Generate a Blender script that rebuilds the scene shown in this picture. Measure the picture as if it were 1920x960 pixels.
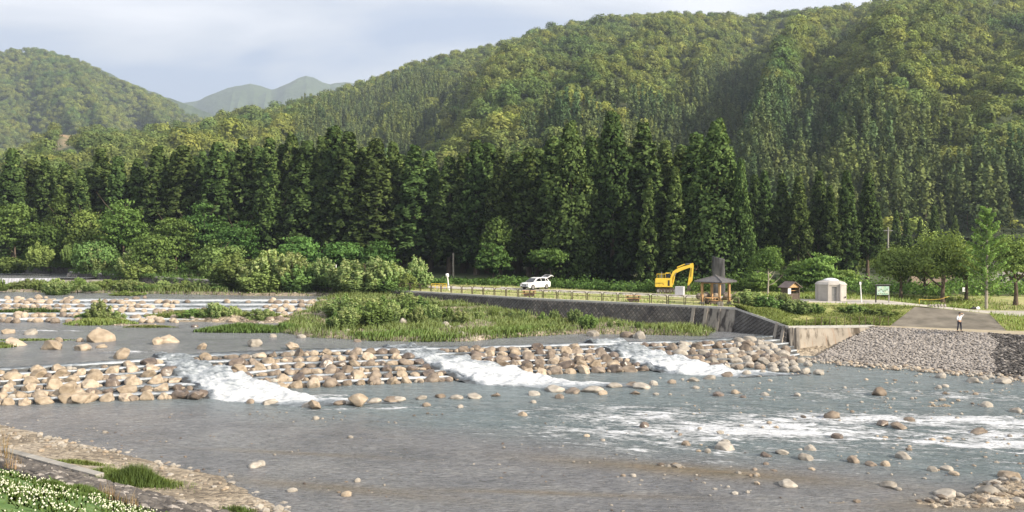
import bpy, math, random
import numpy as np
from mathutils import Vector, Matrix

for o in list(bpy.data.objects): bpy.data.objects.remove(o)
sc = bpy.context.scene
COL = sc.collection
R = math.radians

# ---------------------------------------------------------------- camera
F = 1663.0; EYE = 10.7; PITCH = math.atan(25 / F)
cd = bpy.data.cameras.new('camera'); cam = bpy.data.objects.new('camera', cd); COL.objects.link(cam)
cam.location = (0, 0, EYE); cam.rotation_euler = (R(90) - PITCH, 0, 0)
cd.sensor_width = 36; cd.lens = F / 1920 * 36; cd.clip_start = 0.1; cd.clip_end = 40000
sc.camera = cam

# ---------------------------------------------------------------- light
SUN_EL = R(27); SUN_AZ = R(124)          # azimuth clockwise from +Y: behind the viewer, to the right
sd = bpy.data.lights.new('sun', 'SUN'); sun = bpy.data.objects.new('sun', sd); COL.objects.link(sun)
sd.energy = 5.0; sd.angle = R(0.9); sd.color = (1.0, 0.885, 0.71)
sdir = Vector((math.sin(SUN_AZ) * math.cos(SUN_EL), math.cos(SUN_AZ) * math.cos(SUN_EL), math.sin(SUN_EL)))
sun.rotation_euler = sdir.to_track_quat('Z', 'Y').to_euler()
sun.location = (0, 0, 400)

w = bpy.data.worlds.new('World'); sc.world = w; w.use_nodes = True
nt = w.node_tree; N = nt.nodes; L = nt.links; N.clear()
out = N.new('ShaderNodeOutputWorld'); bg = N.new('ShaderNodeBackground'); bg.inputs[1].default_value = 0.1
sky = N.new('ShaderNodeTexSky'); sky.sky_type = 'NISHITA'; sky.sun_disc = False
sky.sun_elevation = SUN_EL; sky.sun_rotation = SUN_AZ
tc = N.new('ShaderNodeTexCoord'); sep = N.new('ShaderNodeSeparateXYZ'); L.new(tc.outputs['Generated'], sep.inputs[0])
zc = N.new('ShaderNodeMath'); zc.operation = 'MAXIMUM'; zc.inputs[1].default_value = 0.0; L.new(sep.outputs[2], zc.inputs[0])
za = N.new('ShaderNodeMath'); za.operation = 'ADD'; za.inputs[1].default_value = 0.22; L.new(zc.outputs[0], za.inputs[0])
dv = N.new('ShaderNodeVectorMath'); dv.operation = 'DIVIDE'; cmb = N.new('ShaderNodeCombineXYZ')
for i in range(3): L.new(za.outputs[0], cmb.inputs[i])
L.new(tc.outputs['Generated'], dv.inputs[0]); L.new(cmb.outputs[0], dv.inputs[1])
mpg = N.new('ShaderNodeMapping'); mpg.inputs['Scale'].default_value = (0.9, 1.5, 0.6); mpg.inputs['Location'].default_value = (0.35, 0.2, 0.0)
L.new(dv.outputs[0], mpg.inputs[0])
cn = N.new('ShaderNodeTexNoise'); cn.inputs['Scale'].default_value = 1.15; cn.inputs['Detail'].default_value = 7; cn.inputs['Roughness'].default_value = 0.47; cn.inputs['Distortion'].default_value = 0.35
L.new(mpg.outputs[0], cn.inputs['Vector'])
# clouds: grey-blue undersides and pale tops, thicker and greyer towards the horizon
elev = N.new('ShaderNodeMapRange'); elev.inputs[1].default_value = 0.08; elev.inputs[2].default_value = 0.34
elev.inputs[3].default_value = -0.16; elev.inputs[4].default_value = 0.16; L.new(zc.outputs[0], elev.inputs[0])
ad = N.new('ShaderNodeMath'); ad.operation = 'ADD'; L.new(cn.outputs['Fac'], ad.inputs[0]); L.new(elev.outputs[0], ad.inputs[1])
cr = N.new('ShaderNodeValToRGB'); el = cr.color_ramp.elements
el[0].position = 0.40; el[0].color = (0.43, 0.50, 0.65, 1)
el[1].position = 0.63; el[1].color = (0.88, 0.88, 0.92, 1)
e = el.new(0.50); e.color = (0.64, 0.67, 0.745, 1)
L.new(ad.outputs[0], cr.inputs[0])
ml = N.new('ShaderNodeVectorMath'); ml.operation = 'SCALE'; ml.inputs['Scale'].default_value = 7.0; L.new(cr.outputs[0], ml.inputs[0])
mx = N.new('ShaderNodeMix'); mx.data_type = 'RGBA'; mx.inputs[0].default_value = 0.94
L.new(sky.outputs[0], mx.inputs[6]); L.new(ml.outputs[0], mx.inputs[7]); L.new(mx.outputs[2], bg.inputs[0]); L.new(bg.outputs[0], out.inputs[0])

vs = sc.view_settings; vs.view_transform = 'Standard'; vs.look = 'None'; vs.exposure = 0.92; vs.gamma = 1.0; vs.use_curve_mapping = False
sc.cycles.max_bounces = 5; sc.cycles.diffuse_bounces = 2; sc.cycles.glossy_bounces = 2; sc.cycles.transmission_bounces = 3; sc.cycles.volume_bounces = 0
sc.cycles.transparent_max_bounces = 6

# ---------------------------------------------------------------- projecting photograph positions on to planes of the place
cp, sp_ = math.cos(PITCH), math.sin(PITCH)
def ray(px, py):
    dx, dy = (px - 960) / F, (480 - py) / F
    return dx, cp + dy * sp_, -sp_ + dy * cp
def G(px, py, z):                      # where the sight line meets the level z
    x, y, zz = ray(px, py); t = (z - EYE) / zz
    return x * t, y * t
def XA(px, Y): return (px - 960) / F * Y * 1.0          # lateral position at depth Y (pitch is tiny)
def ZA(py, Y):
    x, y, zz = ray(960, py); return EYE + zz / y * Y
def PX(x, y, z=4.0):
    d = y * cp - (z - EYE) * sp_
    return 960 + F * x / d, 480 - F * ((z - EYE) * cp + y * sp_) / d

# ---------------------------------------------------------------- noise
def _h(ix, iy, s):
    n = (ix * 374761393 + iy * 668265263 + s * 1442695041).astype(np.int64)
    n = (n ^ (n >> 13)) * 1274126177 & 0x7fffffff
    n = (n ^ (n >> 16)) & 0x7fffffff
    return n / 0x7fffffff
def vn(x, y, s=0):
    x = np.asarray(x, float); y = np.asarray(y, float)
    ix = np.floor(x).astype(np.int64); iy = np.floor(y).astype(np.int64); fx = x - ix; fy = y - iy
    fx = fx * fx * (3 - 2 * fx); fy = fy * fy * (3 - 2 * fy)
    a = _h(ix, iy, s); b = _h(ix + 1, iy, s); c = _h(ix, iy + 1, s); d = _h(ix + 1, iy + 1, s)
    return (a + (b - a) * fx) * (1 - fy) + (c + (d - c) * fx) * fy
def fbm(x, y, o=4, s=0):
    t = 0; a = .5; f = 1
    for i in range(o):
        t = t + a * (vn(x * f, y * f, s + i * 17) * 2 - 1); a *= .5; f *= 2.03
    return t
def sstep(a, b, x):
    t = np.clip((np.asarray(x, float) - a) / (b - a), 0, 1); return t * t * (3 - 2 * t)

# ---------------------------------------------------------------- mesh helpers
def npmesh(name, V, faces, mats=None, smooth=False, attrs=None, normals=None, fmat=None):
    """faces: (n,k) int array or list of such arrays"""
    V = np.asarray(V, np.float32); me = bpy.data.meshes.new(name)
    if not isinstance(faces, list): faces = [faces]
    faces = [np.asarray(f, np.int32) for f in faces if len(f)]
    tot = sum(f.size for f in faces); nf = sum(len(f) for f in faces)
    me.vertices.add(len(V)); me.vertices.foreach_set('co', V.ravel())
    me.loops.add(tot); me.loops.foreach_set('vertex_index', np.concatenate([f.ravel() for f in faces]))
    st = []; p = 0
    for f in faces:
        st.append(np.arange(len(f), dtype=np.int32) * f.shape[1] + p); p += f.size
    me.polygons.add(nf); me.polygons.foreach_set('loop_start', np.concatenate(st))
    me.update(calc_edges=True)
    if fmat is not None: me.polygons.foreach_set('material_index', np.asarray(fmat, np.int32))
    me.polygons.foreach_set('use_smooth', np.full(nf, bool(smooth)))
    for k, v in (attrs or {}).items():
        v = np.asarray(v, np.float32)
        if v.ndim == 1:
            a = me.attributes.new(k, 'FLOAT', 'POINT'); a.data.foreach_set('value', v)
        else:
            a = me.attributes.new(k, 'FLOAT_COLOR', 'POINT')
            if v.shape[1] == 3: v = np.concatenate([v, np.ones((len(v), 1), np.float32)], 1)
            a.data.foreach_set('color', v.ravel())
    if normals is not None: me.normals_split_custom_set_from_vertices(np.asarray(normals, np.float32))
    for m in (mats or []): me.materials.append(m)
    return me
def link(name, data, parent=None, loc=None, rot=None, **kw):
    o = bpy.data.objects.new(name, data); COL.objects.link(o)
    if parent: o.parent = parent
    if loc is not None: o.location = loc
    if rot is not None: o.rotation_euler = rot
    tag(o, **kw); return o
def tag(o, label=None, cat=None, group=None, kind=None):
    if label: o['label'] = label
    if cat: o['category'] = cat
    if group: o['group'] = group
    if kind: o['kind'] = kind
    return o
def empty(name, loc, rz=0, label=None, cat=None, group=None):
    o = bpy.data.objects.new(name, None); COL.objects.link(o); o.location = loc; o.rotation_euler = (0, 0, rz)
    return tag(o, label, cat, group)
def copy_tree(o, parent=None, kids=None):
    c = o.copy(); COL.objects.link(c)
    if parent: c.parent = parent
    for ch in o.children: copy_tree(ch, c)
    return c
class MB:
    """collects simple solids and links them as ONE mesh object"""
    def __init__(s): s.V = []; s.Fc = []; s.sm = []; s.mi = []
    def add(s, V, Fs, smooth=False, mi=0):
        b = len(s.V); s.V += [tuple(v) for v in V]; s.Fc += [tuple(b + i for i in f) for f in Fs]
        s.sm += [smooth] * len(Fs); s.mi += [mi] * len(Fs); return s
    def box(s, c, d, rz=0, ry=0, rx=0, mi=0, taper=1.0):
        M = Matrix.Rotation(rz, 3, 'Z') @ Matrix.Rotation(ry, 3, 'Y') @ Matrix.Rotation(rx, 3, 'X')
        V = []
        for z in (-.5, .5):
            for x, y in ((-.5, -.5), (.5, -.5), (.5, .5), (-.5, .5)):
                k = taper if z > 0 else 1.0
                V.append(Vector(c) + M @ Vector((x * d[0] * k, y * d[1] * k, z * d[2])))
        return s.add(V, [(3, 2, 1, 0), (4, 5, 6, 7), (0, 1, 5, 4), (1, 2, 6, 5), (2, 3, 7, 6), (3, 0, 4, 7)], mi=mi)
    def tube(s, pts, rad, n=8, caps=True, mi=0):
        pts = [Vector(p) for p in pts]
        if not hasattr(rad, '__len__'): rad = [rad] * len(pts)
        V = []; Fs = []; ref = None
        for i, p in enumerate(pts):
            t = (pts[min(i + 1, len(pts) - 1)] - pts[max(i - 1, 0)]).normalized()
            if ref is None: ref = Vector((1, 0, 0)) if abs(t.x) < .8 else Vector((0, 1, 0))
            a = t.cross(ref).normalized(); b = t.cross(a).normalized(); ref = -b.cross(t) if False else ref
            for k in range(n):
                an = 2 * math.pi * k / n; V.append(p + (a * math.cos(an) + b * math.sin(an)) * rad[i])
        for i in range(len(pts) - 1):
            for k in range(n):
                k2 = (k + 1) % n; Fs.append((i * n + k, (i + 1) * n + k, (i + 1) * n + k2, i * n + k2))
        s.add(V, Fs, True, mi)
        if caps:
            s.add(V[:n], [tuple(range(n))], False, mi); s.add(V[-n:], [tuple(reversed(range(n)))], False, mi)
        return s
    def prism(s, poly, axis, a, b, mi=0, sb=1.0, center=None):
        """poly: list of 2D points; extruded along axis from a to b; sb scales the far end"""
        def mk(u, v, wv):
            return {'x': (wv, u, v), 'y': (u, wv, v), 'z': (u, v, wv)}[axis]
        cx = sum(p[0] for p in poly) / len(poly) if center is None else center[0]; cy = sum(p[1] for p in poly) / len(poly) if center is None else center[1]
        n = len(poly); V = [mk(u, v, a) for u, v in poly] + [mk(cx + (u - cx) * sb, cy + (v - cy) * sb, b) for u, v in poly]
        Fs = [tuple(range(n)), tuple(reversed(range(n, 2 * n)))] + [(i, n + i, n + (i + 1) % n, (i + 1) % n) for i in range(n)]
        return s.add(V, Fs, mi=mi)
    def lathe(s, prof, n=16, c=(0, 0, 0), mi=0, smooth=True):
        V = []; Fs = []
        for r, z in prof:
            for k in range(n):
                an = 2 * math.pi * k / n; V.append((c[0] + r * math.cos(an), c[1] + r * math.sin(an), c[2] + z))
        for i in range(len(prof) - 1):
            for k in range(n):
                k2 = (k + 1) % n; Fs.append((i * n + k, i * n + k2, (i + 1) * n + k2, (i + 1) * n + k))
        s.add(V, Fs, smooth, mi)
        s.add(V[:n], [tuple(reversed(range(n)))], False, mi); s.add(V[-n:], [tuple(range(n))], False, mi)
        return s
    def mesh(s, name, mats):
        me = bpy.data.meshes.new(name); me.from_pydata([tuple(v) for v in s.V], [], s.Fc)
        me.polygons.foreach_set('use_smooth', s.sm); me.polygons.foreach_set('material_index', s.mi)
        for m in (mats if isinstance(mats, (list, tuple)) else [mats]): me.materials.append(m)
        me.validate(); me.update()
        import bmesh
        bm = bmesh.new(); bm.from_mesh(me); bmesh.ops.recalc_face_normals(bm, faces=bm.faces); bm.to_mesh(me); bm.free()
        return me
    def build(s, name, mats, parent=None, bevel=0, **kw):
        o = link(name, s.mesh(name, mats), parent, **kw)
        if bevel:
            m = o.modifiers.new('bevel', 'BEVEL'); m.width = bevel; m.segments = 2; m.limit_method = 'ANGLE'
        return o
def ordn(n):
    return {1: 'first', 2: 'second', 3: 'third', 4: 'fourth', 5: 'fifth', 6: 'sixth', 7: 'seventh', 8: 'eighth', 9: 'ninth', 10: 'tenth'}.get(n) or (str(n) + ('th' if 10 < n % 100 < 14 else {1: 'st', 2: 'nd', 3: 'rd'}.get(n % 10, 'th')))

# ---------------------------------------------------------------- materials
def nodes(m):
    m.use_nodes = True; t = m.node_tree; b = t.nodes.get('Principled BSDF'); return t, t.nodes, t.links, b
def ramp(nn, stops):
    r = nn.new('ShaderNodeValToRGB'); e = r.color_ramp.elements
    while len(e) < len(stops): e.new(.5)
    for i, (p, c) in enumerate(stops): e[i].position = p; e[i].color = (*c, 1)
    return r
def noise(nn, ll, vec, scale, detail=4, rough=.55, dist=0):
    n = nn.new('ShaderNodeTexNoise'); n.inputs['Scale'].default_value = scale; n.inputs['Detail'].default_value = detail
    n.inputs['Roughness'].default_value = rough; n.inputs['Distortion'].default_value = dist
    if vec is not None: ll.new(vec, n.inputs['Vector'])
    return n
def pos(nn, obj=False):
    if obj: return nn.new('ShaderNodeTexCoord').outputs['Object']
    return nn.new('ShaderNodeNewGeometry').outputs['Position']
def mapped(nn, ll, vec, scale=(1, 1, 1), rot=(0, 0, 0)):
    m = nn.new('ShaderNodeMapping'); m.inputs['Scale'].default_value = scale; m.inputs['Rotation'].default_value = rot; ll.new(vec, m.inputs[0]); return m.outputs[0]
def mixc(nn, ll, fac, a, b, mode='MIX'):
    m = nn.new('ShaderNodeMix'); m.data_type = 'RGBA'; m.blend_type = mode
    for s, v in ((0, fac), (6, a), (7, b)):
        if hasattr(v, 'is_output'): ll.new(v, m.inputs[s])
        elif isinstance(v, (int, float)): m.inputs[s].default_value = v
        else: m.inputs[s].default_value = (*v, 1)
    return m.outputs[2]
def math_(nn, ll, op, a, b=None, clamp=False):
    m = nn.new('ShaderNodeMath'); m.operation = op; m.use_clamp = clamp
    for i, v in ((0, a), (1, b)):
        if v is None: continue
        if hasattr(v, 'is_output'): ll.new(v, m.inputs[i])
        else: m.inputs[i].default_value = v
    return m.outputs[0]
def bump(nn, ll, b, h, strength, dist):
    n = nn.new('ShaderNodeBump'); n.inputs['Strength'].default_value = strength; n.inputs['Distance'].default_value = dist
    ll.new(h, n.inputs['Height']); ll.new(n.outputs[0], b.inputs['Normal']); return n
def mat(name, stops, scale=4, detail=5, rough=.8, bmp=.4, bd=.02, rnd=0.0, metal=0, obj=False, scl=(1, 1, 1), spec=.3, rot=(0, 0, 0), noise_rough=.6, dist=0, lo=.32, hi=.68):
    """noise between colour stops, with bump; rnd: brightness change from object to object"""
    m = bpy.data.materials.new(name); t, nn, ll, b = nodes(m)
    v = mapped(nn, ll, pos(nn, obj), scl, rot); n = noise(nn, ll, v, scale, detail, noise_rough, dist)
    k = len(stops); r = ramp(nn, [(lo + (hi - lo) * i / max(1, k - 1), c) for i, c in enumerate(stops)]); ll.new(n.outputs['Fac'], r.inputs[0])
    c = r.outputs[0]
    if rnd:
        oi = nn.new('ShaderNodeObjectInfo'); mr = nn.new('ShaderNodeMapRange'); mr.inputs[3].default_value = 1 - rnd; mr.inputs[4].default_value = 1 + rnd
        ll.new(oi.outputs['Random'], mr.inputs[0]); hs = nn.new('ShaderNodeHueSaturation'); ll.new(c, hs.inputs['Color']); ll.new(mr.outputs[0], hs.inputs['Value'])
        m2 = nn.new('ShaderNodeMath'); m2.operation = 'MULTIPLY_ADD'; m2.inputs[1].default_value = -.6 * rnd; m2.inputs[2].default_value = 1 + .3 * rnd
        ll.new(oi.outputs['Random'], m2.inputs[0]); ll.new(m2.outputs[0], hs.inputs['Saturation']); c = hs.outputs[0]
    ll.new(c, b.inputs['Base Color']); b.inputs['Roughness'].default_value = rough; b.inputs['Metallic'].default_value = metal
    b.inputs['Specular IOR Level'].default_value = spec
    if bmp: bump(nn, ll, b, n.outputs['Fac'], bmp, bd)
    return m
def foliage(name, dark, light, hue=.03, trans=.25, tipcol=None, patch=0):
    """leaf colour: dark..light by the per-leaf attribute 'tint', varied from tree to tree"""
    m = bpy.data.materials.new(name); t, nn, ll, b = nodes(m); nn.remove(b); o = nn['Material Output']
    at = nn.new('ShaderNodeAttribute'); at.attribute_name = 'tint'
    r = ramp(nn, [(0, dark), (1, light)] if tipcol is None else [(0, dark), (.72, light), (1, tipcol)]); ll.new(at.outputs['Fac'], r.inputs[0])
    oi = nn.new('ShaderNodeObjectInfo'); hs = nn.new('ShaderNodeHueSaturation')
    h = nn.new('ShaderNodeMath'); h.operation = 'MULTIPLY_ADD'; h.inputs[1].default_value = hue; h.inputs[2].default_value = .5 - hue / 2; ll.new(oi.outputs['Random'], h.inputs[0]); ll.new(h.outputs[0], hs.inputs['Hue'])
    fr = math_(nn, ll, 'FRACT', math_(nn, ll, 'MULTIPLY', oi.outputs['Random'], 7.31))
    v = nn.new('ShaderNodeMath'); v.operation = 'MULTIPLY_ADD'; v.inputs[1].default_value = .5; v.inputs[2].default_value = .78; ll.new(fr, v.inputs[0]); ll.new(v.outputs[0], hs.inputs['Value'])
    rc = r.outputs[0]
    if patch:
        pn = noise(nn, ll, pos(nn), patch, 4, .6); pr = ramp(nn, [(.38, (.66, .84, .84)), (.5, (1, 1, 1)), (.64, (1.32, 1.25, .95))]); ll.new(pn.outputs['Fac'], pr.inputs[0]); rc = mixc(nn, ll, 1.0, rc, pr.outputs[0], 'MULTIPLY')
    ll.new(rc, hs.inputs['Color'])
    d = nn.new('ShaderNodeBsdfDiffuse'); tr = nn.new('ShaderNodeBsdfTranslucent'); ll.new(hs.outputs[0], d.inputs[0])
    y = mixc(nn, ll, 1.0, hs.outputs[0], (1.25, 1.2, .6), 'MULTIPLY'); ll.new(y, tr.inputs[0])
    mx = nn.new('ShaderNodeMixShader'); mx.inputs[0].default_value = trans; ll.new(d.outputs[0], mx.inputs[1]); ll.new(tr.outputs[0], mx.inputs[2]); ll.new(mx.outputs[0], o.inputs[0])
    return m
M = {}
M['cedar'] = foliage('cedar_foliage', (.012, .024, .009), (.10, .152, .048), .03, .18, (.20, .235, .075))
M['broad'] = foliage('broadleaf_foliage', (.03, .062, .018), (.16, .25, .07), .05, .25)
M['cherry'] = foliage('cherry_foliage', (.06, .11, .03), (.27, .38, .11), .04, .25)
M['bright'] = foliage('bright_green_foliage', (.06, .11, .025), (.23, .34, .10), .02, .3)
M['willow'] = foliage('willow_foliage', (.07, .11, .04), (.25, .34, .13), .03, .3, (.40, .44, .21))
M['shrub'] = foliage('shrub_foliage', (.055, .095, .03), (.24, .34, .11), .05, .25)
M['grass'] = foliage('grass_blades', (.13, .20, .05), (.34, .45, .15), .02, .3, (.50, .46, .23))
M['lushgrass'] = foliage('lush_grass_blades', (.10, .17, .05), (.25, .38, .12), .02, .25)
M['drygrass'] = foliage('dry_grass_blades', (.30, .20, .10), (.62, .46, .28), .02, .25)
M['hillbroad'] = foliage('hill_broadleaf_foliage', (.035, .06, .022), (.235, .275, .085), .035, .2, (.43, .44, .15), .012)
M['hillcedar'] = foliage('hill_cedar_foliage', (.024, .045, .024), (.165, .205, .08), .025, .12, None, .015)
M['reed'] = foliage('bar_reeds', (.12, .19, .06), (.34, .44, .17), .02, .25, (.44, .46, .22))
M['bark'] = mat('bark', [(.06, .045, .035), (.16, .12, .09)], 6, 5, .95, .6, .05, scl=(1, 1, .2))
M['palebark'] = mat('pale_bark', [(.22, .19, .15), (.42, .38, .32)], 6, 5, .9, .4, .03, scl=(1, 1, .3))
M['concrete'] = mat('concrete', [(.20, .19, .175), (.30, .285, .26), (.36, .34, .31)], 1.3, 8, .9, .25, .02)
M['paleconcrete'] = mat('pale_concrete', [(.36, .335, .31), (.46, .43, .40)], 1.5, 8, .85, .15, .01)
M['asphalt'] = mat('asphalt', [(.10, .09, .07), (.16, .14, .112), (.22, .195, .155)], .5, 9, .95, .4, .02)
M['road'] = mat('gravel_road', [(.24, .22, .195), (.33, .305, .27), (.38, .355, .315)], .8, 9, .95, .3, .02)
M['lawn'] = mat('lawn', [(.17, .20, .06), (.30, .29, .11), (.36, .33, .15)], .55, 9, 1, .4, .03)
M['soil'] = mat('soil_and_litter', [(.05, .045, .03), (.10, .085, .055)], .6, 9, 1, .4, .05)
M['terrace'] = mat('terrace_gravel', [(.30, .25, .17), (.42, .36, .26)], .9, 9, 1, .3, .02)
M['cobble'] = mat('pale_cobble', [(.20, .18, .165), (.31, .28, .255), (.41, .375, .34)], 2.2, 5, .8, .4, .03)
M['darkcobble'] = mat('dark_cobble', [(.04, .036, .034), (.08, .072, .067), (.13, .117, .105), (.38, .34, .30)], 1.6, 4, .75, .4, .03, lo=.3, hi=.75)
M['mortar'] = mat('mortar', [(.20, .18, .16), (.29, .26, .23)], 1.2, 8, .95, .4, .03)
M['darkmortar'] = mat('dark_mortar', [(.022, .019, .018), (.048, .042, .038)], 1.2, 8, .95, .4, .03)
M['masonry'] = mat('dark_masonry_block', [(.055, .05, .05), (.10, .093, .088), (.15, .14, .13)], .9, 8, .85, .5, .03)
M['tan'] = mat('tan_rock', [(.19, .15, .11), (.34, .275, .205), (.45, .375, .29)], 1.2, 7, .8, .5, .06, rnd=.22, obj=True)
M['greyrock'] = mat('grey_brown_rock', [(.11, .088, .07), (.20, .16, .125), (.29, .235, .18)], 1.2, 7, .7, .5, .06, rnd=.25, obj=True)
M['wetrock'] = mat('wet_dark_rock', [(.06, .048, .04), (.13, .10, .08), (.20, .155, .12)], 1.2, 7, .35, .5, .06, rnd=.25, obj=True, spec=.5)
M['paler'] = mat('pale_river_rock', [(.20, .18, .155), (.31, .28, .24), (.40, .365, .32)], 1.5, 7, .8, .4, .05, rnd=.18, obj=True)
M['white'] = mat('white_paint', [(.74, .74, .75), (.80, .80, .80)], 2, 3, .3, 0, spec=.5)
M['black'] = mat('black_rubber', [(.015, .015, .016), (.03, .03, .03)], 8, 3, .6, .1)
M['steel'] = mat('grey_metal', [(.20, .20, .20), (.30, .29, .28)], 5, 4, .45, .1, metal=.4)
M['rail'] = mat('brown_pipe_paint', [(.085, .06, .04), (.13, .095, .06)], 5, 4, .5, .05)
M['yellow'] = mat('machine_yellow', [(.62, .42, .04), (.70, .50, .07)], 2.5, 6, .45, .05)
M['trackrust'] = mat('muddy_track_steel', [(.05, .04, .035), (.13, .10, .08)], 5, 6, .8, .4)
M['greypanel'] = mat('pale_grey_panel', [(.40, .40, .42), (.50, .50, .52)], 2, 6, .6, .05)
M['wood'] = mat('warm_timber', [(.42, .24, .11), (.58, .36, .18)], 6, 5, .6, .1, scl=(1, 1, .15))
M['darkwood'] = mat('weathered_dark_timber', [(.06, .047, .04), (.125, .095, .078)], 5, 5, .85, .2, scl=(1, 1, .3))
M['palelitwood'] = mat('pale_and_sunlit_timber', [(.20, .155, .12), (.34, .27, .21)], 5, 5, .85, .2, scl=(1, 1, .3))  # plain pale timber, also the kiosk's sunlit side painted paler
M['slate'] = mat('slate_roof', [(.075, .072, .075), (.13, .122, .122)], 3, 6, .6, .3)
M['brownroof'] = mat('brown_tin_roof', [(.10, .075, .07), (.17, .13, .12)], 3, 6, .55, .2)
M['monument'] = mat('monument_stone', [(.022, .022, .025), (.065, .065, .068), (.12, .117, .115)], 1.6, 8, .6, .6, .1, scl=(1.4, 1.4, .35))
M['glass'] = mat('dark_glass', [(.012, .015, .018), (.02, .024, .028)], 3, 2, .06, 0, spec=.8)
M['paper'] = mat('white_notice', [(.72, .72, .74), (.80, .80, .80)], 3, 3, .6, 0)
M['rustred'] = mat('red_brown_earth', [(.38, .20, .13), (.52, .32, .22)], .08, 8, 1, .5, .5)
# ================================================================ THE LIE OF THE LAND
def pl(pts):
    a = np.array(pts, float); return lambda x: np.interp(x, a[:, 0], a[:, 1])
# river wall / plateau edge, left to right
EDGE = [(-500, 330), (-150, 205), (-112, 190), (-84.5, 181), (-83, 166.5), (-25, 131), (-11.6, 120), (2.5, 106), (22.9, 90.6), (31, 96), (43.6, 93), (49, 91), (53, 91), (90, 84), (500, 40)]
EdgeY = pl(EDGE)
def plat(x, y):
    x = np.asarray(x, float); y = np.asarray(y, float)
    return 4 + .034 * np.clip(y - 130, 0, None) - .1 * np.clip(x - 43, 0, 11) * np.clip((125 - y) / 20, 0, 1)
WC = pl([(-75, 46), (-37.2, 64.4), (-28.9, 69.4), (-25.5, 73), (-18.2, 75.7), (-1.4, 78.4), (6.8, 80.3), (16.9, 82.9), (27, 88)])   # weir crest
WB = pl([(-70, 42), (-34, 58.7), (-21.3, 61.8), (-18.8, 65.0), (-3.7, 69.4), (0, 71.8), (13, 74.8), (20, 76.5), (25.6, 81.5), (27, 83)])  # weir foot
UC = pl([(-150, 124), (-60, 122), (-25, 121), (10, 119)])          # upper steps: crest
UB = pl([(-150, 103), (-60, 102), (-20, 103), (10, 104)])          # upper steps: foot
KD = np.array([.825, -.564]); KN = np.array([-.564, -.825]); K0 = np.array([-9.9, 32.3])
def kq(x, y):
    q = (x - K0[0]) * KN[0] + (y - K0[1]) * KN[1]; s = (x - K0[0]) * KD[0] + (y - K0[1]) * KD[1]
    return np.where(q < 0, q * 4.9 / np.interp(s, [-7.5, -.6, 4], [4.9, 2.9, 2.2]), q)
def ks(x, y): return (x - K0[0]) * KD[0] + (y - K0[1]) * KD[1]
def kxy(s, q): return K0[0] + s * KD[0] + q * KN[0], K0[1] + s * KD[1] + q * KN[1]
def bankz(q, s=0):
    return np.interp(q, [-9, -5.6, -4.6, -2.0, 0, .4, 3.6, 4.4, 9, 26, 60], [-.6, -.12, .03, .25, .62, .78, 1.85, 2.1, 3.9, 9.1, 9.3])
# vegetated or gravelly islands and bars:   (px, py, radius x, radius y, height) on their own water level
def blob(x, y, cx, cy, rx, ry, rot=0):
    c, s = math.cos(rot), math.sin(rot); u = ((x - cx) * c + (y - cy) * s) / rx; v = (-(x - cx) * s + (y - cy) * c) / ry
    return np.exp(-(u * u + v * v))
BARS = []
def bar(px, py, z, rx, ry, h, rot=0.0):
    x, y = G(px, py, z); BARS.append((x, y, rx, ry, h, rot))
for a in [(1250, 872, 0, 3.2, .8, .36, -.3), (1400, 893, 0, 3.4, .8, .36, -.3), (330, 824, 0, 1.3, .35, .38, -.2), (1840, 940, 0, 3.4, 1.5, .55, .15), (1900, 912, 0, 2, 1.4, .5, .1),
          (1700, 765, 0, 6, 1.0, .42, .1), (1850, 735, 0, 5, 2.2, .55, .0), (1880, 715, 0, 5, 2, .55, 0), (1800, 760, 0, 4, 1, .4, 0), (1545, 940, 0, 2, .4, .36, -.1), (1000, 900, 0, 3, .4, .28, -.2), (500, 905, 0, 1.2, .5, .3, -.5),
          (1660, 700, 0, 7, 1.6, .45, -.3), (1100, 772, 0, 1, .3, .3, 0)]: bar(*a)
for a in [(60, 640, 1.6, 7, 1.6, .35, 0), (180, 608, 1.6, 5, 2.4, .45, 0), (390, 600, 1.6, 8, 2.6, .5, 0), (510, 603, 1.6, 8, 2.6, .5, 0), (460, 622, 1.6, 5, 1.5, .42, 0), (270, 610, 1.6, 4, 1.6, .38, 0)]: bar(*a)
def island(x, y):
    """the long overgrown bar below the river wall, 0 outside .. 1 inside"""
    front = np.interp(x, [-26, -24, -20, -13, -8, -3.5, -1.5, 6, 12, 19, 21.5], [106, 90, 84.5, 81.5, 80.6, 80.8, 83.5, 87.5, 87.2, 85.6, 92])
    back = EdgeY(x) + 2
    return sstep(0, 1.6, y - front) * sstep(-27, -23.5, x) * sstep(22, 20, x) * (y < back + 3)
def bank_strip(x, y):
    """grass bar at the foot of the wall upstream of the upper steps"""
    front = np.interp(x, [-160, -92, -84, -60, -45, -36, -24], [133, 132, 138, 134, 130, 127, 127])
    return sstep(0, 2.5, y - front) * (x < -22) * ((x > -79) | (y < 150))
def level(x, y):
    """water level by reach"""
    lv = np.zeros_like(x)
    f = np.clip((y - WB(x)) / (WC(x) - WB(x)), 0, 1); lv = 1.6 * np.ceil(f * 6 - 1e-6) / 6
    g = np.clip((y - UB(x)) / (UC(x) - UB(x)), 0, 1); lv = np.where(y > UB(x), 1.6 + 1.4 * np.ceil(g * 5 - 1e-6) / 5, lv)
    lv = np.where((y > 158.3) & (x < -80.5), 4.3, lv)
    return lv
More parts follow.
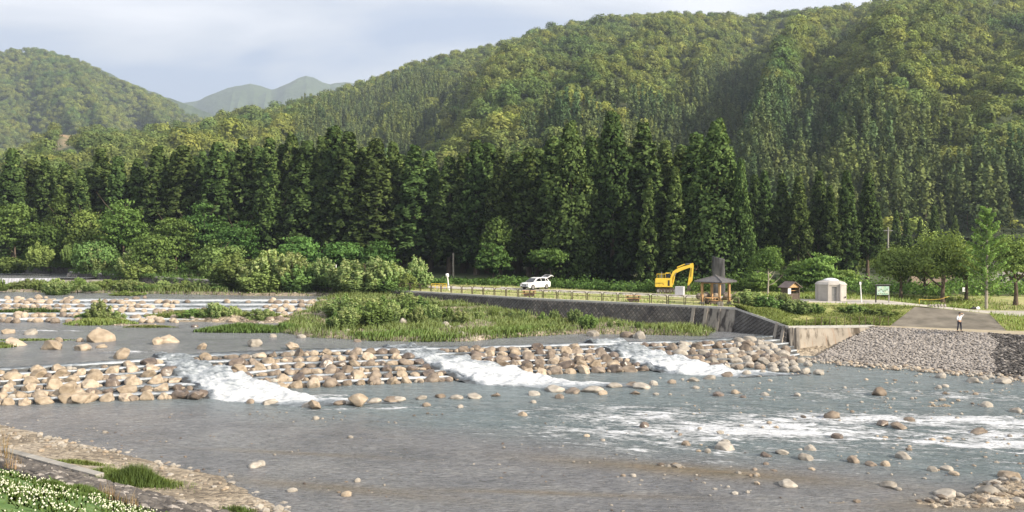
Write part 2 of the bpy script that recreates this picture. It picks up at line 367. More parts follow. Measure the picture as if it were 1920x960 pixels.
def bed(x, y):
    x = np.asarray(x, float); y = np.asarray(y, float)
    z = level(x, y) - .38 + .10 * fbm(x * .25, y * .25, 4, 3) + .05 * fbm(x * 1.3, y * 1.3, 3, 5)
    z = z - .3 * (y < WB(x)) * sstep(-14, 4, x + (y - 55) * -.15) * sstep(40, 50, y)
    for (cx, cy, rx, ry, h, rot) in BARS: z = z + h * blob(x, y, cx, cy, rx, ry, rot) * (1 + .5 * fbm(x * .9, y * .9, 3, 8))
    z = z + island(x, y) * (.62 + .3 * fbm(x * .2, y * .2, 3, 11)) + bank_strip(x, y) * .7
    q = kq(x, y); z = np.maximum(z, np.where(y < 60, bankz(q) + .05 * fbm(x * .8, y * .8, 3, 7) * (q > -6), -9))
    return z

# ---- ground sheet out to the horizon
def grid(x0, x1, nx, y0, y1, ny):
    X, Y = np.meshgrid(np.linspace(x0, x1, nx), np.linspace(y0, y1, ny)); return X.ravel(), Y.ravel(), gridf(nx, ny)
def gridf(nx, ny):
    i = np.arange(nx - 1)[None, :] + nx * np.arange(ny - 1)[:, None]; i = i.ravel()
    return np.stack([i, i + 1, i + nx + 1, i + nx], 1)
X, Y, Fc = grid(-6500, 6500, 40, -6500, 6500, 40)
link('ground', npmesh('ground', np.stack([X, Y, np.full_like(X, -3.0)], 1), Fc, [M['soil']]), kind='structure', label='low valley ground running out beyond the river and the hills')

# ---- river bed and near bank
m = bpy.data.materials.new('river_gravel'); t, nn, ll, b = nodes(m); P = pos(nn)
v = nn.new('ShaderNodeTexVoronoi'); v.inputs['Scale'].default_value = 5.5; ll.new(P, v.inputs['Vector'])
v2 = nn.new('ShaderNodeTexVoronoi'); v2.inputs['Scale'].default_value = 17; ll.new(P, v2.inputs['Vector'])
n1 = noise(nn, ll, P, .35, 6); r1 = ramp(nn, [(.3, (.16, .13, .095)), (.5, (.28, .235, .175)), (.68, (.38, .33, .265))]); ll.new(n1.outputs['Fac'], r1.inputs[0])
c = mixc(nn, ll, .5, r1.outputs[0], v.outputs['Color'], 'OVERLAY'); 
bw = nn.new('ShaderNodeRGBToBW'); ll.new(v.outputs['Color'], bw.inputs[0]); rr = ramp(nn, [(.1, (.45, .43, .42)), (.9, (1.45, 1.42, 1.38))]); ll.new(bw.outputs[0], rr.inputs[0])
c = mixc(nn, ll, 1.0, r1.outputs[0], rr.outputs[0], 'MULTIPLY'); ll.new(c, b.inputs['Base Color']); b.inputs['Roughness'].default_value = .9
inv = math_(nn, ll, 'SUBTRACT', math_(nn, ll, 'SUBTRACT', 1.0, v.outputs['Distance']), math_(nn, ll, 'MULTIPLY', v2.outputs['Distance'], .4)); bump(nn, ll, b, inv, .8, .10)
M['gravel'] = m
for nm, (x0, x1, nx, y0, y1, ny), lab in (('river_bed', (-80, 95, 440, 24, 130, 300), 'gravel river bed with pebbly bars and the gravelly beach on the near side'),
                                          ('river_bed', (-260, -12, 200, 130, 250, 80), 'gravel bed and grassy bars of the upper river')):
    X, Y, Fc = grid(x0, x1, nx, y0, y1, ny)
    Z = bed(X, Y)
    Z = np.where(Y > EdgeY(X) + 1, np.minimum(Z, 1.0), Z)
    link(nm, npmesh(nm, np.stack([X, Y, Z], 1), Fc, [M['gravel']], True), kind='structure', label=lab)

# ---- near bank: clover slope under the viewer
X, Y = np.meshgrid(np.linspace(-70, 20, 180), np.linspace(3.3, 40, 90)); S, Q = X.ravel(), Y.ravel()
x, y = kxy(S, Q); z = bankz(Q) + .10 * fbm(x * .5, y * .5, 4, 21) * sstep(3.3, 4.5, Q) + .03
M['clovergrass'] = mat('clover_turf', [(.04, .085, .016), (.10, .18, .045), (.16, .22, .08)], 1.1, 9, 1, .8, .08)
link('grass_bank', npmesh('grass_bank', np.stack([x, y, z], 1), gridf(180, 90), [M['clovergrass']], True), kind='structure', label='grassy clover slope of the near bank rising to the viewer')

# ---- plateau behind the river wall
xs = np.unique(np.concatenate([np.linspace(-500, -160, 12), np.linspace(-155, 100, 256), np.linspace(110, 500, 16), np.array([p[0] for p in EDGE])]))
ds = np.array([0, .5, 1, 2, 3, 4, 5, 6, 7.5, 9, 11, 13, 15, 18, 21, 25, 30, 36, 44, 55, 75, 110, 170, 260, 380.])
XX = np.repeat(xs, len(ds)); YY = (EdgeY(xs)[:, None] + ds[None, :]).ravel(); Z = plat(XX, YY) + .05 * fbm(XX * .2, YY * .2, 3, 9) * np.minimum(1, np.tile(ds, len(xs)) / 4)
# gravel road: ribbon coordinate
ROAD = pl([(-30, 137), (-16, 132.5), (-5, 130), (3, 126.5), (14, 117), (20, 112.5), (26, 108.5), (33, 103), (40, 100), (47, 97.5), (53, 97), (100, 90)])
RW = pl([(-30, 1.4), (-16, 1.8), (3, 3.0), (20, 2.6), (33, 3.0), (45, 4.6), (60, 5.6), (100, 6)])
m = bpy.data.materials.new('plateau_ground'); t, nn, ll, b = nodes(m); P = pos(nn)
at = nn.new('ShaderNodeAttribute'); at.attribute_name = 'surf'; sp3 = nn.new('ShaderNodeSeparateColor'); ll.new(at.outputs['Color'], sp3.inputs[0])
n1 = noise(nn, ll, P, .5, 9, .65); gl = ramp(nn, [(.33, (.20, .235, .07)), (.5, (.34, .335, .13)), (.66, (.44, .39, .20))]); ll.new(n1.outputs['Fac'], gl.inputs[0])
rd = ramp(nn, [(.3, (.34, .31, .27)), (.7, (.50, .465, .42))]); ll.new(n1.outputs['Fac'], rd.inputs[0])
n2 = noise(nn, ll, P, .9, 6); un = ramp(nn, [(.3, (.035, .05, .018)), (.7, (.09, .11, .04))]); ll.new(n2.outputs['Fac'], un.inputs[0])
def edge(sock):
    a = math_(nn, ll, 'ADD', sock, math_(nn, ll, 'MULTIPLY', math_(nn, ll, 'SUBTRACT', n2.outputs['Fac'], .5), .9)); mr = nn.new('ShaderNodeMapRange'); mr.inputs[1].default_value = .42; mr.inputs[2].default_value = .58; ll.new(a, mr.inputs[0]); return mr.outputs[0]
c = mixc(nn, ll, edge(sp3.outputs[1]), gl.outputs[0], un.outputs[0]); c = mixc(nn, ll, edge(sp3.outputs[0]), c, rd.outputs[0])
ll.new(c, b.inputs['Base Color']); b.inputs['Roughness'].default_value = 1; bump(nn, ll, b, n1.outputs['Fac'], .4, .06); M['plateau'] = m
road = 1 - sstep(.7, 1.3, np.abs(YY - ROAD(XX)) / RW(XX)); road *= sstep(-34, -12, XX)
patha = 1 - sstep(.5, 1.2, np.abs(YY - (EdgeY(XX) + 5.5)) / .9); road = np.maximum(road, patha * (XX < -38) * (XX > -70))
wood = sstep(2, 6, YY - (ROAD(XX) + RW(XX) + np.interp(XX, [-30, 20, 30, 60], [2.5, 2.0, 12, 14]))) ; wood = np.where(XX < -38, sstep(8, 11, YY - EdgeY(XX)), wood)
surf = np.stack([road, wood, np.zeros_like(road)], 1)
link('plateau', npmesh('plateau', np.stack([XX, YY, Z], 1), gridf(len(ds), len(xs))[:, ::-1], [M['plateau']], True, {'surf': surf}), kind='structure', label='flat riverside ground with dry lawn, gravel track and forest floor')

# ---- terrace slope: grass slope, dark paved ramp, terrace strip, revetment
def resamp(pts, n):
    p = np.array(pts, float); d = np.concatenate([[0], np.cumsum(np.linalg.norm(np.diff(p, axis=0), axis=1))]); s = np.linspace(0, d[-1], n)
    return np.stack([np.interp(s, d, p[:, i]) for i in range(p.shape[1])], 1)
def interpx(pts, xs):
    p = np.array(pts, float); return np.stack([xs] + [np.interp(xs, p[:, 0], p[:, i]) for i in range(1, p.shape[1])], 1)
SB = [(22.9, 90.6, 4.0), (26.7, 85.6, 2.62), (30, 87.6, 2.55), (34, 88, 2.5), (38, 87, 2.5), (45, 82.8, 2.5), (50, 81, 2.5), (90, 60, 2.5)]
ST = [(22.9, 90.6, 4.0), (31, 96, 4.0), (35, 95.2, 4.0), (43.6, 93, 3.94), (46, 92.2, 3.7), (49, 91, 3.4), (53, 91, 2.98), (90, 84, 2.9)]
def strip(name, A, B, n, rows, m, label, lump=.05, seed=1, kind='structure'):
    A = np.array(A); B = np.array(B); t = np.linspace(0, 1, rows)[:, None, None]; P = (A[None] * (1 - t) + B[None] * t).reshape(-1, 3)
    w = np.minimum(1, np.minimum(t, 1 - t) * 6).repeat(len(A), 1).reshape(-1); P[:, 2] += lump * fbm(P[:, 0] * .6, P[:, 1] * .6, 3, seed) * w
    return link(name, npmesh(name, P, gridf(len(A), rows), [m], True), kind=kind, label=label)
def seg(pts, t0, t1, n):
    r = resamp(pts, 400); i = np.linspace(t0 * 399, t1 * 399, n); return np.stack([np.interp(i, np.arange(400), r[:, k]) for k in range(3)], 1)
# grass part on the left, ramp in the middle, grass on the right (positions along x)
xl = np.linspace(0, 1, 60)
sbL = resamp(SB[:4] + [(37.2, 87.2, 2.5)], 60); stL = resamp(ST[:3] + [(42.4, 93.3, 3.95)], 60)
M['slopegrass'] = mat('slope_turf', [(.14, .18, .045), (.27, .28, .09), (.36, .33, .14)], .9, 9, 1, .6, .08)
strip('grass_slope', sbL, stL, 60, 12, M['slopegrass'], 'grassy slope between the lower terrace and the gravel road', .25, 31)
sbM = resamp([(37.2, 87.2, 2.5), (45, 82.8, 2.5), (46, 82.4, 2.5)], 20); stM = resamp([(42.4, 93.3, 3.95), (46, 92.2, 3.7), (49, 91, 3.4)], 20)
strip('paved_ramp', sbM, stM, 20, 8, M['asphalt'], 'dark brown paved ramp falling from the gravel road to the terrace', .02, 32)
sbR = resamp([(46, 82.4, 2.5), (50, 81, 2.5), (90, 60, 2.5)], 40); stR = resamp([(49, 91, 3.4), (53, 91, 2.98), (90, 84, 2.9)], 40)
strip('grass_slope', sbR, stR, 40, 10, M['slopegrass'], 'grassy slope to the right of the dark paved ramp', .15, 33)
FT = [(26.7, 85.6, 2.5), (35.5, 86.9, 2.5), (45.5, 78.8, 2.5), (60, 67, 2.5), (90, 42, 2.5)]
FT2 = [(26.7, 85.7, 2.51), (34, 88.1, 2.51), (38, 87.1, 2.51), (45, 82.9, 2.51), (50, 81.1, 2.51), (90, 60.1, 2.51)]
strip('terrace', resamp(FT, 60), resamp(FT2, 60), 60, 4, M['terrace'], 'narrow tan gravel terrace above the cobbled revetment', .02, 34)
# revetment base surface and its stones
RT = np.array([(35.5, 86.9, 2.5), (45.5, 78.8, 2.5), (60, 67, 2.5), (75, 54, 2.5)]); RB = np.array([(26.9, 80.6, -.1), (33.7, 75.6, -.1), (41, 69, -.1), (56, 56, -.1)])
rt = resamp(RT, 80); rb = resamp(RB, 80)
root = empty('cobbled_revetment', (45, 76, 0), 0, 'broad sloping revetment of pale and dark river cobbles below the standing man', 'revetment')
t = np.linspace(0, 1, 12)[:, None, None]; P = (rt[None] * (1 - t) + rb[None] * t).reshape(-1, 3) - np.array([45, 76, .06])
o = link('bedding', npmesh('bedding', P, gridf(80, 12)[:, ::-1], [M['mortar'], M['darkmortar']], True, fmat=(np.tile(np.arange(79), 11) > 15.5 + 15 * (np.repeat(np.arange(11), 79) + .5) / 11).astype(int)), root)

# ---------------------------------------------------------------- rocks
def icos(sub):
    import bmesh
    bm = bmesh.new(); bmesh.ops.create_icosphere(bm, subdivisions=sub, radius=1); V = np.array([v.co[:] for v in bm.verts]); Fs = np.array([[v.index for v in f.verts] for f in bm.faces]); bm.free(); return V, Fs
IC1, IF1 = icos(1); IC2, IF2 = icos(2); IC3, IF3 = icos(4)
def rockshape(V, rng, planes=12, rough=.05, cut=(.62, .95)):
    P = V.copy(); d = rng.normal(size=(planes, 3)); d /= np.linalg.norm(d, axis=1)[:, None]
    h = rng.uniform(*cut, planes)
    for n_, hh in zip(d, h):
        k = P @ n_; ov = np.maximum(k - hh, 0); P -= (ov * .93)[:, None] * n_
    s = rng.integers(1000); r = 1 + rough * (fbm(V[:, 0] * 2 + 5, V[:, 1] * 2 + V[:, 2] * 1.7, 4, s)); return P * r[:, None]
rg = np.random.default_rng(5)
BOULD = {}
for mn in ('tan', 'greyrock', 'wetrock', 'paler'):
    BOULD[mn] = [npmesh('boulder', rockshape(IC3, rg, 15 if mn != 'paler' else 12, .13 if mn != 'paler' else .08, (.52, .88) if mn != 'paler' else (.68, .96)), IF3, [M[mn]], True) for k in range(8)]
def scatter(name, P, S, mats, mi, rng, sub=1, label=None, kind='stuff', parent=None, flat=.6, nvar=12, smooth=False, align=None):
    """many small stones as one piece of real geometry"""
    V0, F0 = (IC1, IF1) if sub == 1 else (IC2, IF2)
    F0 = F0[~(V0[F0][..., 2] < -.05).all(1)]
    vs_ = np.array([rockshape(V0, rng, 6, .1, (.7, 1)) for _ in range(nvar)]); k = rng.integers(nvar, size=len(P)); A = vs_[k]
    th = rng.uniform(0, 6.283, len(P)); c, s = np.cos(th)[:, None], np.sin(th)[:, None]
    S = np.asarray(S)[:, None] if np.ndim(S) == 1 else S
    sc3 = np.stack([rng.uniform(.8, 1.25, len(P)), rng.uniform(.7, 1.0, len(P)), np.full(len(P), flat) * rng.uniform(.75, 1.2, len(P))], 1) * S
    A = A * sc3[:, None, :]; x = A[..., 0] * c - A[..., 1] * s; y = A[..., 0] * s + A[..., 1] * c
    A = np.stack([x, y, A[..., 2]], 2)
    if align is not None: A = A @ align.T
    V = (A + P[:, None, :]).reshape(-1, 3); Fs = (F0[None] + (np.arange(len(P)) * len(V0))[:, None, None]).reshape(-1, 3)
    return link(name, npmesh(name, V, Fs, mats, smooth, fmat=np.repeat(mi, len(F0)) if mi is not None else None), parent, kind=kind, label=label)
# revetment stones
rng = np.random.default_rng(11)
P = []
NR, NS = 46, 205
for r_ in range(NR):
    tt = (r_ + .5) / NR; n = NS; i = (np.arange(n) + .5 * (r_ % 2)) / n * 79 * .80
    a = np.stack([np.interp(i, np.arange(80), rt[:, k]) for k in range(3)], 1); b_ = np.stack([np.interp(i, np.arange(80), rb[:, k]) for k in range(3)], 1)
    P.append(a * (1 - tt) + b_ * tt)
P = np.concatenate(P); P += rng.normal(size=P.shape) * [.05, .05, .02]
tt = np.tile(0, len(P)); idx = np.concatenate([(np.arange(NS) + .5 * (r_ % 2)) / NS * 79 * .80 for r_ in range(NR)]); low = np.concatenate([np.full(NS, (r_ + .5) / NR) for r_ in range(NR)])
dark = idx > 15.5 + 15 * low + .6 * np.sin(low * 9); keep = rng.uniform(size=len(P)) > np.where(low > .85, .45, .04)
miv = np.where(dark & (rng.uniform(size=len(P)) > .10), 1, 0)
scatter('cobble', (P - [45, 76, 0])[keep], rng.uniform(.125, .20, len(P))[keep], [M['cobble'], M['darkcobble']], miv[keep], rng, 1, parent=root, flat=.46)

# ================================================================ WATER
def water_mat():
    m = bpy.data.materials.new('river_water'); t, nn, ll, b = nodes(m); P = pos(nn)
    at = nn.new('ShaderNodeAttribute'); at.attribute_name = 'flow'; sp = nn.new('ShaderNodeSeparateColor'); ll.new(at.outputs['Color'], sp.inputs[0]); deep, rapid, dry = sp.outputs
    rot = math.radians(14)
    pf = mapped(nn, ll, P, (1, 1, 1), (0, 0, rot))
    st = mapped(nn, ll, pf, (.55, 1.9, 1)); n1 = noise(nn, ll, st, .9, 9, .62, .6); n2 = noise(nn, ll, mapped(nn, ll, pf, (.9, 2.6, 1)), 2.6, 7, .65, .3); n3 = noise(nn, ll, pf, .22, 5, .6, .4)
    # bed seen through thin water, teal where deeper; sky-lit ripple streaks painted in
    sh = ramp(nn, [(.3, (.150, .155, .168)), (.55, (.20, .203, .214)), (.75, (.25, .243, .245))]); ll.new(n3.outputs['Fac'], sh.inputs[0])
    sp2 = ramp(nn, [(.35, (.62, .60, .60)), (.5, (1, 1, 1)), (.68, (1.35, 1.33, 1.32))]); ll.new(n2.outputs['Fac'], sp2.inputs[0]); shc = mixc(nn, ll, .75, sh.outputs[0], sp2.outputs[0], 'MULTIPLY')
    vs2 = nn.new('ShaderNodeTexVoronoi'); vs2.inputs['Scale'].default_value = 2.6; ll.new(mapped(nn, ll, P, (.8, 1.3, 1)), vs2.inputs['Vector']); bw2 = nn.new('ShaderNodeRGBToBW'); ll.new(vs2.outputs['Color'], bw2.inputs[0]); r3 = ramp(nn, [(.15, (.80, .79, .77)), (.6, (1, 1, 1)), (.9, (1.28, 1.24, 1.16))]); ll.new(bw2.outputs[0], r3.inputs[0]); shc = mixc(nn, ll, .6, shc, r3.outputs[0], 'MULTIPLY')
    dp = ramp(nn, [(.38, (.10, .132, .142)), (.62, (.235, .28, .295))]); ll.new(math_(nn, ll, 'ADD', math_(nn, ll, 'MULTIPLY', n1.outputs['Fac'], .5), math_(nn, ll, 'MULTIPLY', n2.outputs['Fac'], .5)), dp.inputs[0])
    dn = math_(nn, ll, 'ADD', deep, math_(nn, ll, 'MULTIPLY', math_(nn, ll, 'SUBTRACT', n3.outputs['Fac'], .5), .9), True)
    c = mixc(nn, ll, dn, shc, dp.outputs[0])
    br = ramp(nn, [(.2, (.22, .16, .10)), (.7, (.16, .14, .10))]); ll.new(n1.outputs['Fac'], br.inputs[0]); c = mixc(nn, ll, dry, c, br.outputs[0])
    # foam
    mm = math_(nn, ll, 'ADD', math_(nn, ll, 'MULTIPLY', n1.outputs['Fac'], .5), math_(nn, ll, 'MULTIPLY', n2.outputs['Fac'], .5))
    th = math_(nn, ll, 'SUBTRACT', .69, math_(nn, ll, 'MULTIPLY', rapid, .42)); d = math_(nn, ll, 'SUBTRACT', mm, th); mr = nn.new('ShaderNodeMapRange'); mr.inputs[1].default_value = -.012; mr.inputs[2].default_value = .075; ll.new(d, mr.inputs[0]); foam = mr.outputs[0]
    c = mixc(nn, ll, foam, c, (.68, .70, .73)); ll.new(c, b.inputs['Base Color'])
    rgh = nn.new('ShaderNodeMapRange'); rgh.inputs[3].default_value = .22; rgh.inputs[4].default_value = .8; ll.new(foam, rgh.inputs[0]); ll.new(rgh.outputs[0], b.inputs['Roughness']); b.inputs['IOR'].default_value = 1.33
    n4 = noise(nn, ll, mapped(nn, ll, pf, (1, 1.9, 1)), 3.2, 8, .6, .3)
    hh = math_(nn, ll, 'ADD', math_(nn, ll, 'MULTIPLY', n1.outputs['Fac'], math_(nn, ll, 'ADD', math_(nn, ll, 'MULTIPLY', rapid, 1.4), .55)), math_(nn, ll, 'ADD', math_(nn, ll, 'MULTIPLY', foam, .25), math_(nn, ll, 'MULTIPLY', n4.outputs['Fac'], .6)))
    bump(nn, ll, b, hh, 1.0, .34); return m
M['water'] = water_mat()
m = bpy.data.materials.new('white_water'); t, nn, ll, b = nodes(m); P = pos(nn)
at = nn.new('ShaderNodeAttribute'); at.attribute_name = 'foam'
n1 = noise(nn, ll, mapped(nn, ll, P, (.7, .9, 2.2), (0, 0, R(35))), 2.3, 9, .72, .6); d = math_(nn, ll, 'ADD', n1.outputs['Fac'], math_(nn, ll, 'MULTIPLY', at.outputs['Fac'], .9))
r = ramp(nn, [(.60, (.045, .047, .048)), (.72, (.125, .145, .16)), (.88, (.31, .34, .37)), (1.08, (.54, .56, .58))]); ll.new(d, r.inputs[0]); ll.new(r.outputs[0], b.inputs['Base Color']); b.inputs['Roughness'].default_value = .45
bump(nn, ll, b, n1.outputs['Fac'], .7, .14); M['foam'] = m

RAP = []   # rapids: photograph position, level, radii, strength
for a in [(1650, 785, 0, 13, 2.8, .70, -.10), (1800, 832, 0, 9, 3.0, .72, -.12), (1450, 803, 0, 9, 4, .64, -.1), (1300, 830, 0, 6, 1.6, .5, -.1), (1150, 765, 0, 7, 1.2, .5, .1), (1120, 795, 0, 9, 3.0, .46, -.1), (1560, 822, 0, 6, 1.2, .58, -.1), (1880, 800, 0, 5, 2, .55, 0), (1700, 860, 0, 6, 1.2, .45, -.1), (1860, 860, 0, 4, 1.6, .46, 0), (1600, 810, 0, 22, 9, .62, -.1), (1250, 780, 0, 15, 5, .52, -.05), (1700, 745, 0, 14, 6, .42, 0), (1000, 790, 0, 10, 3, .38, 0), (1480, 825, 0, 8, 1.2, .4, 0), (1200, 760, 0, 9, 1, .35, .1), (1750, 745, 0, 10, 3, .3, 0), (1580, 880, 0, 6, 1.2, .35, -.1), (1500, 770, 0, 10, 4, .28, 0), (1150, 835, 0, 9, 2, .25, 0),
          (700, 765, 0, 9, .5, .55, .12), (560, 742, 0, 5, .9, .6, 0), (1060, 717, 0, 5, .9, .6, 0), (1380, 702, 0, 4, .9, .6, 0), (1550, 690, 0, 7, .6, .3, 0),
          (100, 620, 1.6, 6, .8, .55, 0), (60, 700, 1.6, 0.1, .1, 0, 0), (420, 595, 1.6, 6, 1.5, .3, 0), (250, 660, 1.6, 3, 1, .5, 0), (960, 620, 1.6, 14, 1.5, .25, 0), (330, 640, 1.6, 12, 5, .12, 0)]:
    x, y = G(a[0], a[1], a[2]); RAP.append((x, y, a[3], a[4], a[5], a[6]))
def flowattr(X, Y, z):
    rap = np.zeros_like(X)
    for (cx, cy, rx, ry, s, rot) in RAP: rap = np.maximum(rap, s * blob(X, Y, cx, cy, rx, ry, rot))
    rap = rap * (.40 + .65 * vn(X * .11 + Y * .05, Y * .3, 66) + .55 * vn(X * .45, Y * 1.1, 67))
    px, py = PX(X, Y, z)
    if z == 0:
        dp_ = sstep(0, 1, (838 - py + (px - 900) * .085 + 25 * fbm(X * .15, Y * .15, 3, 40)) / 70 + .2) * sstep(-.1, .7, 1 - (px - 1560) * (780 - py) / 40000) * .95
        dry = .95 * (blob(X, Y, *G(1300, 882, 0), 7, 1.1, -.32) + .6 * blob(X, Y, *G(620, 915, 0), 6, .7, -.3) + .5 * blob(X, Y, *G(560, 850, 0), 5, .4, -.2) + blob(X, Y, *G(1850, 945, 0), 4, 1.2, .1) + .6 * blob(X, Y, *G(1040, 925, 0), 6, .4, -.1))
    elif z < 2: dp_ = .12 + 0 * X; dry = 0 * X
    else: dp_ = .1 + 0 * X; dry = 0 * X
    return np.stack([np.clip(dp_, 0, 1), np.clip(rap, 0, 1), np.clip(dry, 0, 1)], 1)
def waves(X, Y, at):
    c, s = math.cos(-.24), math.sin(-.24); u = X * c + Y * s; v = -X * s + Y * c
    return (.035 + .20 * at[:, 1]) * fbm(u * .55, v * 1.3, 4, 50) + .014 * fbm(u * 2, v * 3, 2, 55)
# lower reach
X, Y, Fc = grid(-46, 62, 520, 30, 84, 330); keep = (Y < WB(X) + .6) | (X > 27); at = flowattr(X, Y, 0)
Z = waves(X, Y, at) ; kf = keep[Fc].all(1)
link('river_water', npmesh('river_water', np.stack([X, Y, Z], 1), Fc[kf], [M['water']], True, {'flow': at}), kind='structure', label='grey-teal river water below the stepped weir, breaking white in rapids')
X, Y, Fc = grid(-400, 400, 60, -200, 29.95, 30); at = np.zeros((len(X), 3))
link('river_water', npmesh('river_water', np.stack([X, Y, 0 * X - .02], 1), Fc, [M['water']], True, {'flow': at}), kind='structure', label='river water running on past the viewer')
# middle reach
X, Y, Fc = grid(-85, 26, 400, 46, 105, 230); keep = (Y > WC(X)) & (Y < UB(X) + .5); at = flowattr(X, Y, 1.6)
link('river_water', npmesh('river_water', np.stack([X, Y, 1.6 + waves(X, Y, at)], 1), Fc[keep[Fc].all(1)], [M['water']], True, {'flow': at}), kind='structure', label='smooth grey river water between the two stepped weirs')
X, Y, Fc = grid(-160, -15, 200, 118, 158.2, 60); keep = Y > UC(X) - .2; at = flowattr(X, Y, 3.0)
link('river_water', npmesh('river_water', np.stack([X, Y, 3.0 + .02 * fbm(X, Y, 2, 5)], 1), Fc[keep[Fc].all(1)], [M['water']], True, {'flow': at}), kind='structure', label='river water above the upper steps')
X, Y, Fc = grid(-180, -76, 60, 158.6, 196, 20); at = flowattr(X, Y, 4.3)
link('river_water', npmesh('river_water', np.stack([X, Y, 4.32 + .02 * fbm(X, Y, 2, 5)], 1), Fc, [M['water']], True, {'flow': at}), kind='structure', label='river water held behind the far low weir')

# ---------------------------------------------------------------- stepped weirs
CH = [((-27.3, 70.6), (-16.8, 60.4), 1.3, 3.5), ((-9.6, 77.2), (1.2, 67.2), 1.7, 3.8), ((8.3, 80.6), (16.2, 72.6), 1.9, 3.4)]     # three white chutes: top, foot, half widths
def chute_at(x, y, grow=0):
    """-1..1 across any chute -> strength"""
    s = np.zeros_like(np.asarray(x, float))
    for (a, b_, w0, w1) in CH:
        a = np.array(a); b2 = np.array(b_); u = (y - a[1]) / (b2[1] - a[1]); w_ = w0 + (w1 - w0) * np.clip(u, 0, 1)
        hx = x - (a[0] + (b2[0] - a[0]) * u)
        s = np.maximum(s, (np.abs(hx) < w_ + grow) * (u > -.12) * (u < 1.12))
    return s
def steps(name, fC, fB, x0, x1, nx, nt, z0, z1, seed, label, wet=.5):
    """treads with a film of water, risers in dark wet concrete, as real steps"""
    root = empty(name, ((x0 + x1) / 2, float(fB((x0 + x1) / 2)), z0), 0, label, 'weir')
    off = np.array(root.location); xs = np.linspace(x0, x1, nx); c = fC(xs); b_ = fB(xs)
    rise = (z1 - z0) / nt
    for k in range(nt):                    # k=0 lowest riser
        f0 = k / nt; f1 = (k + 1) / nt
        y0 = b_ + (c - b_) * f0; y1 = b_ + (c - b_) * f1; zt = z0 + rise * (k + 1)
        jit = .22 * fbm(xs * .45, xs * 0 + k * 3.3, 4, seed)
        rows = [(y0 - .05 + jit, zt - rise - .5), (y0 + jit, zt - .10), (y0 + .05 + jit, zt - .02), (y0 + .16 + jit, zt + .012), (y0 + (y1 - y0) * .5, zt + 0), (y1 + .3, zt - .01)]
        V = np.concatenate([np.stack([xs, y, np.full(nx, z)], 1) for y, z in rows]) - off
        V[:, 2] += .02 * fbm(V[:, 0] * 1.5, V[:, 1] * 2 + k, 3, seed + 1)
        base = np.array([0.0, .03, .42, .46, .25, .12]); fo = np.repeat(base, nx)
        xx = np.tile(xs, len(rows)); fo = fo * (.1 + 1.1 * vn(xx * .25, xx * 0 + k * 7, seed + 3) + .5 * vn(xx * 1.4, xx * 0 + k * 5, seed + 4)) + .10 * chute_at(xx, np.concatenate([r_[0] for r_ in rows]), .4) + wet * .15
        link('step', npmesh('step', V, gridf(nx, len(rows)), [M['foam']], True, {'foam': fo}), root)
    return root
steps('stepped_weir', WC, WB, -62, 27, 420, 6, 0, 1.6, 60, 'long concrete stepped weir with white water and rows of boulders across the river', .3)
steps('stepped_weir', UC, UB, -150, 6, 380, 5, 1.6, 3.0, 70, 'farther low stepped weir with thin white falls below the overgrown walls', 1.5)
# chutes: lumpy broken white water following the steps
for k, (a, b_, w0, w1) in enumerate(CH):
    a = np.array(a); b2 = np.array(b_); nu, nv = 70, 130; U, V_ = np.meshgrid(np.linspace(-1, 1, nu), np.linspace(-.04, 1.42, nv)); U = U.ravel(); V_ = V_.ravel()
    vv = np.clip(V_, 0, 1); wd = w0 + (w1 - w0) * vv + np.clip(V_ - 1, 0, 1) * 3.5
    x = a[0] + (b2[0] - a[0]) * V_ + U * wd + np.clip(V_ - 1, 0, 1) * 5; y = a[1] + (b2[1] - a[1]) * V_ + U * wd * .22 + np.clip(V_ - 1, 0, 1) * (b2[1] - a[1]) * -.55
    x = x + .5 * fbm(y * .5, V_ * 6, 3, 80 + k) * (abs(U) > .8)
    lv = 1.6 * (1 - vv); st = lv + .15 * np.sin(vv * 6 * 2 * math.pi) * (1 - .55 * vv)
    edge_ = 1 - sstep(.72, 1.0, np.abs(U)); z = st + .17 + (.28 * fbm(x * .9, y * .9, 4, 90 + k) + .20 * fbm(x * 2.6, y * 2.6, 3, 95)) * edge_ * (1 - sstep(1.0, 1.35, V_)) - .35 * (1 - edge_) - .16 * sstep(1, 1.40, V_)
    fo = (.24 + .34 * np.clip(V_, 0, 1)) * edge_ + .18 * fbm(x * .8, y * .8, 3, 99) - .42 * sstep(1.02, 1.40, V_) + .05
    link('white_water', npmesh('white_water', np.stack([x, y, z], 1), gridf(nu, nv), [M['foam']], True, {'foam': fo}), kind='structure', label=['foaming white chute through the left part of the stepped weir', 'widest foaming chute through the middle of the stepped weir', 'foaming white chute through the right part of the stepped weir'][k])

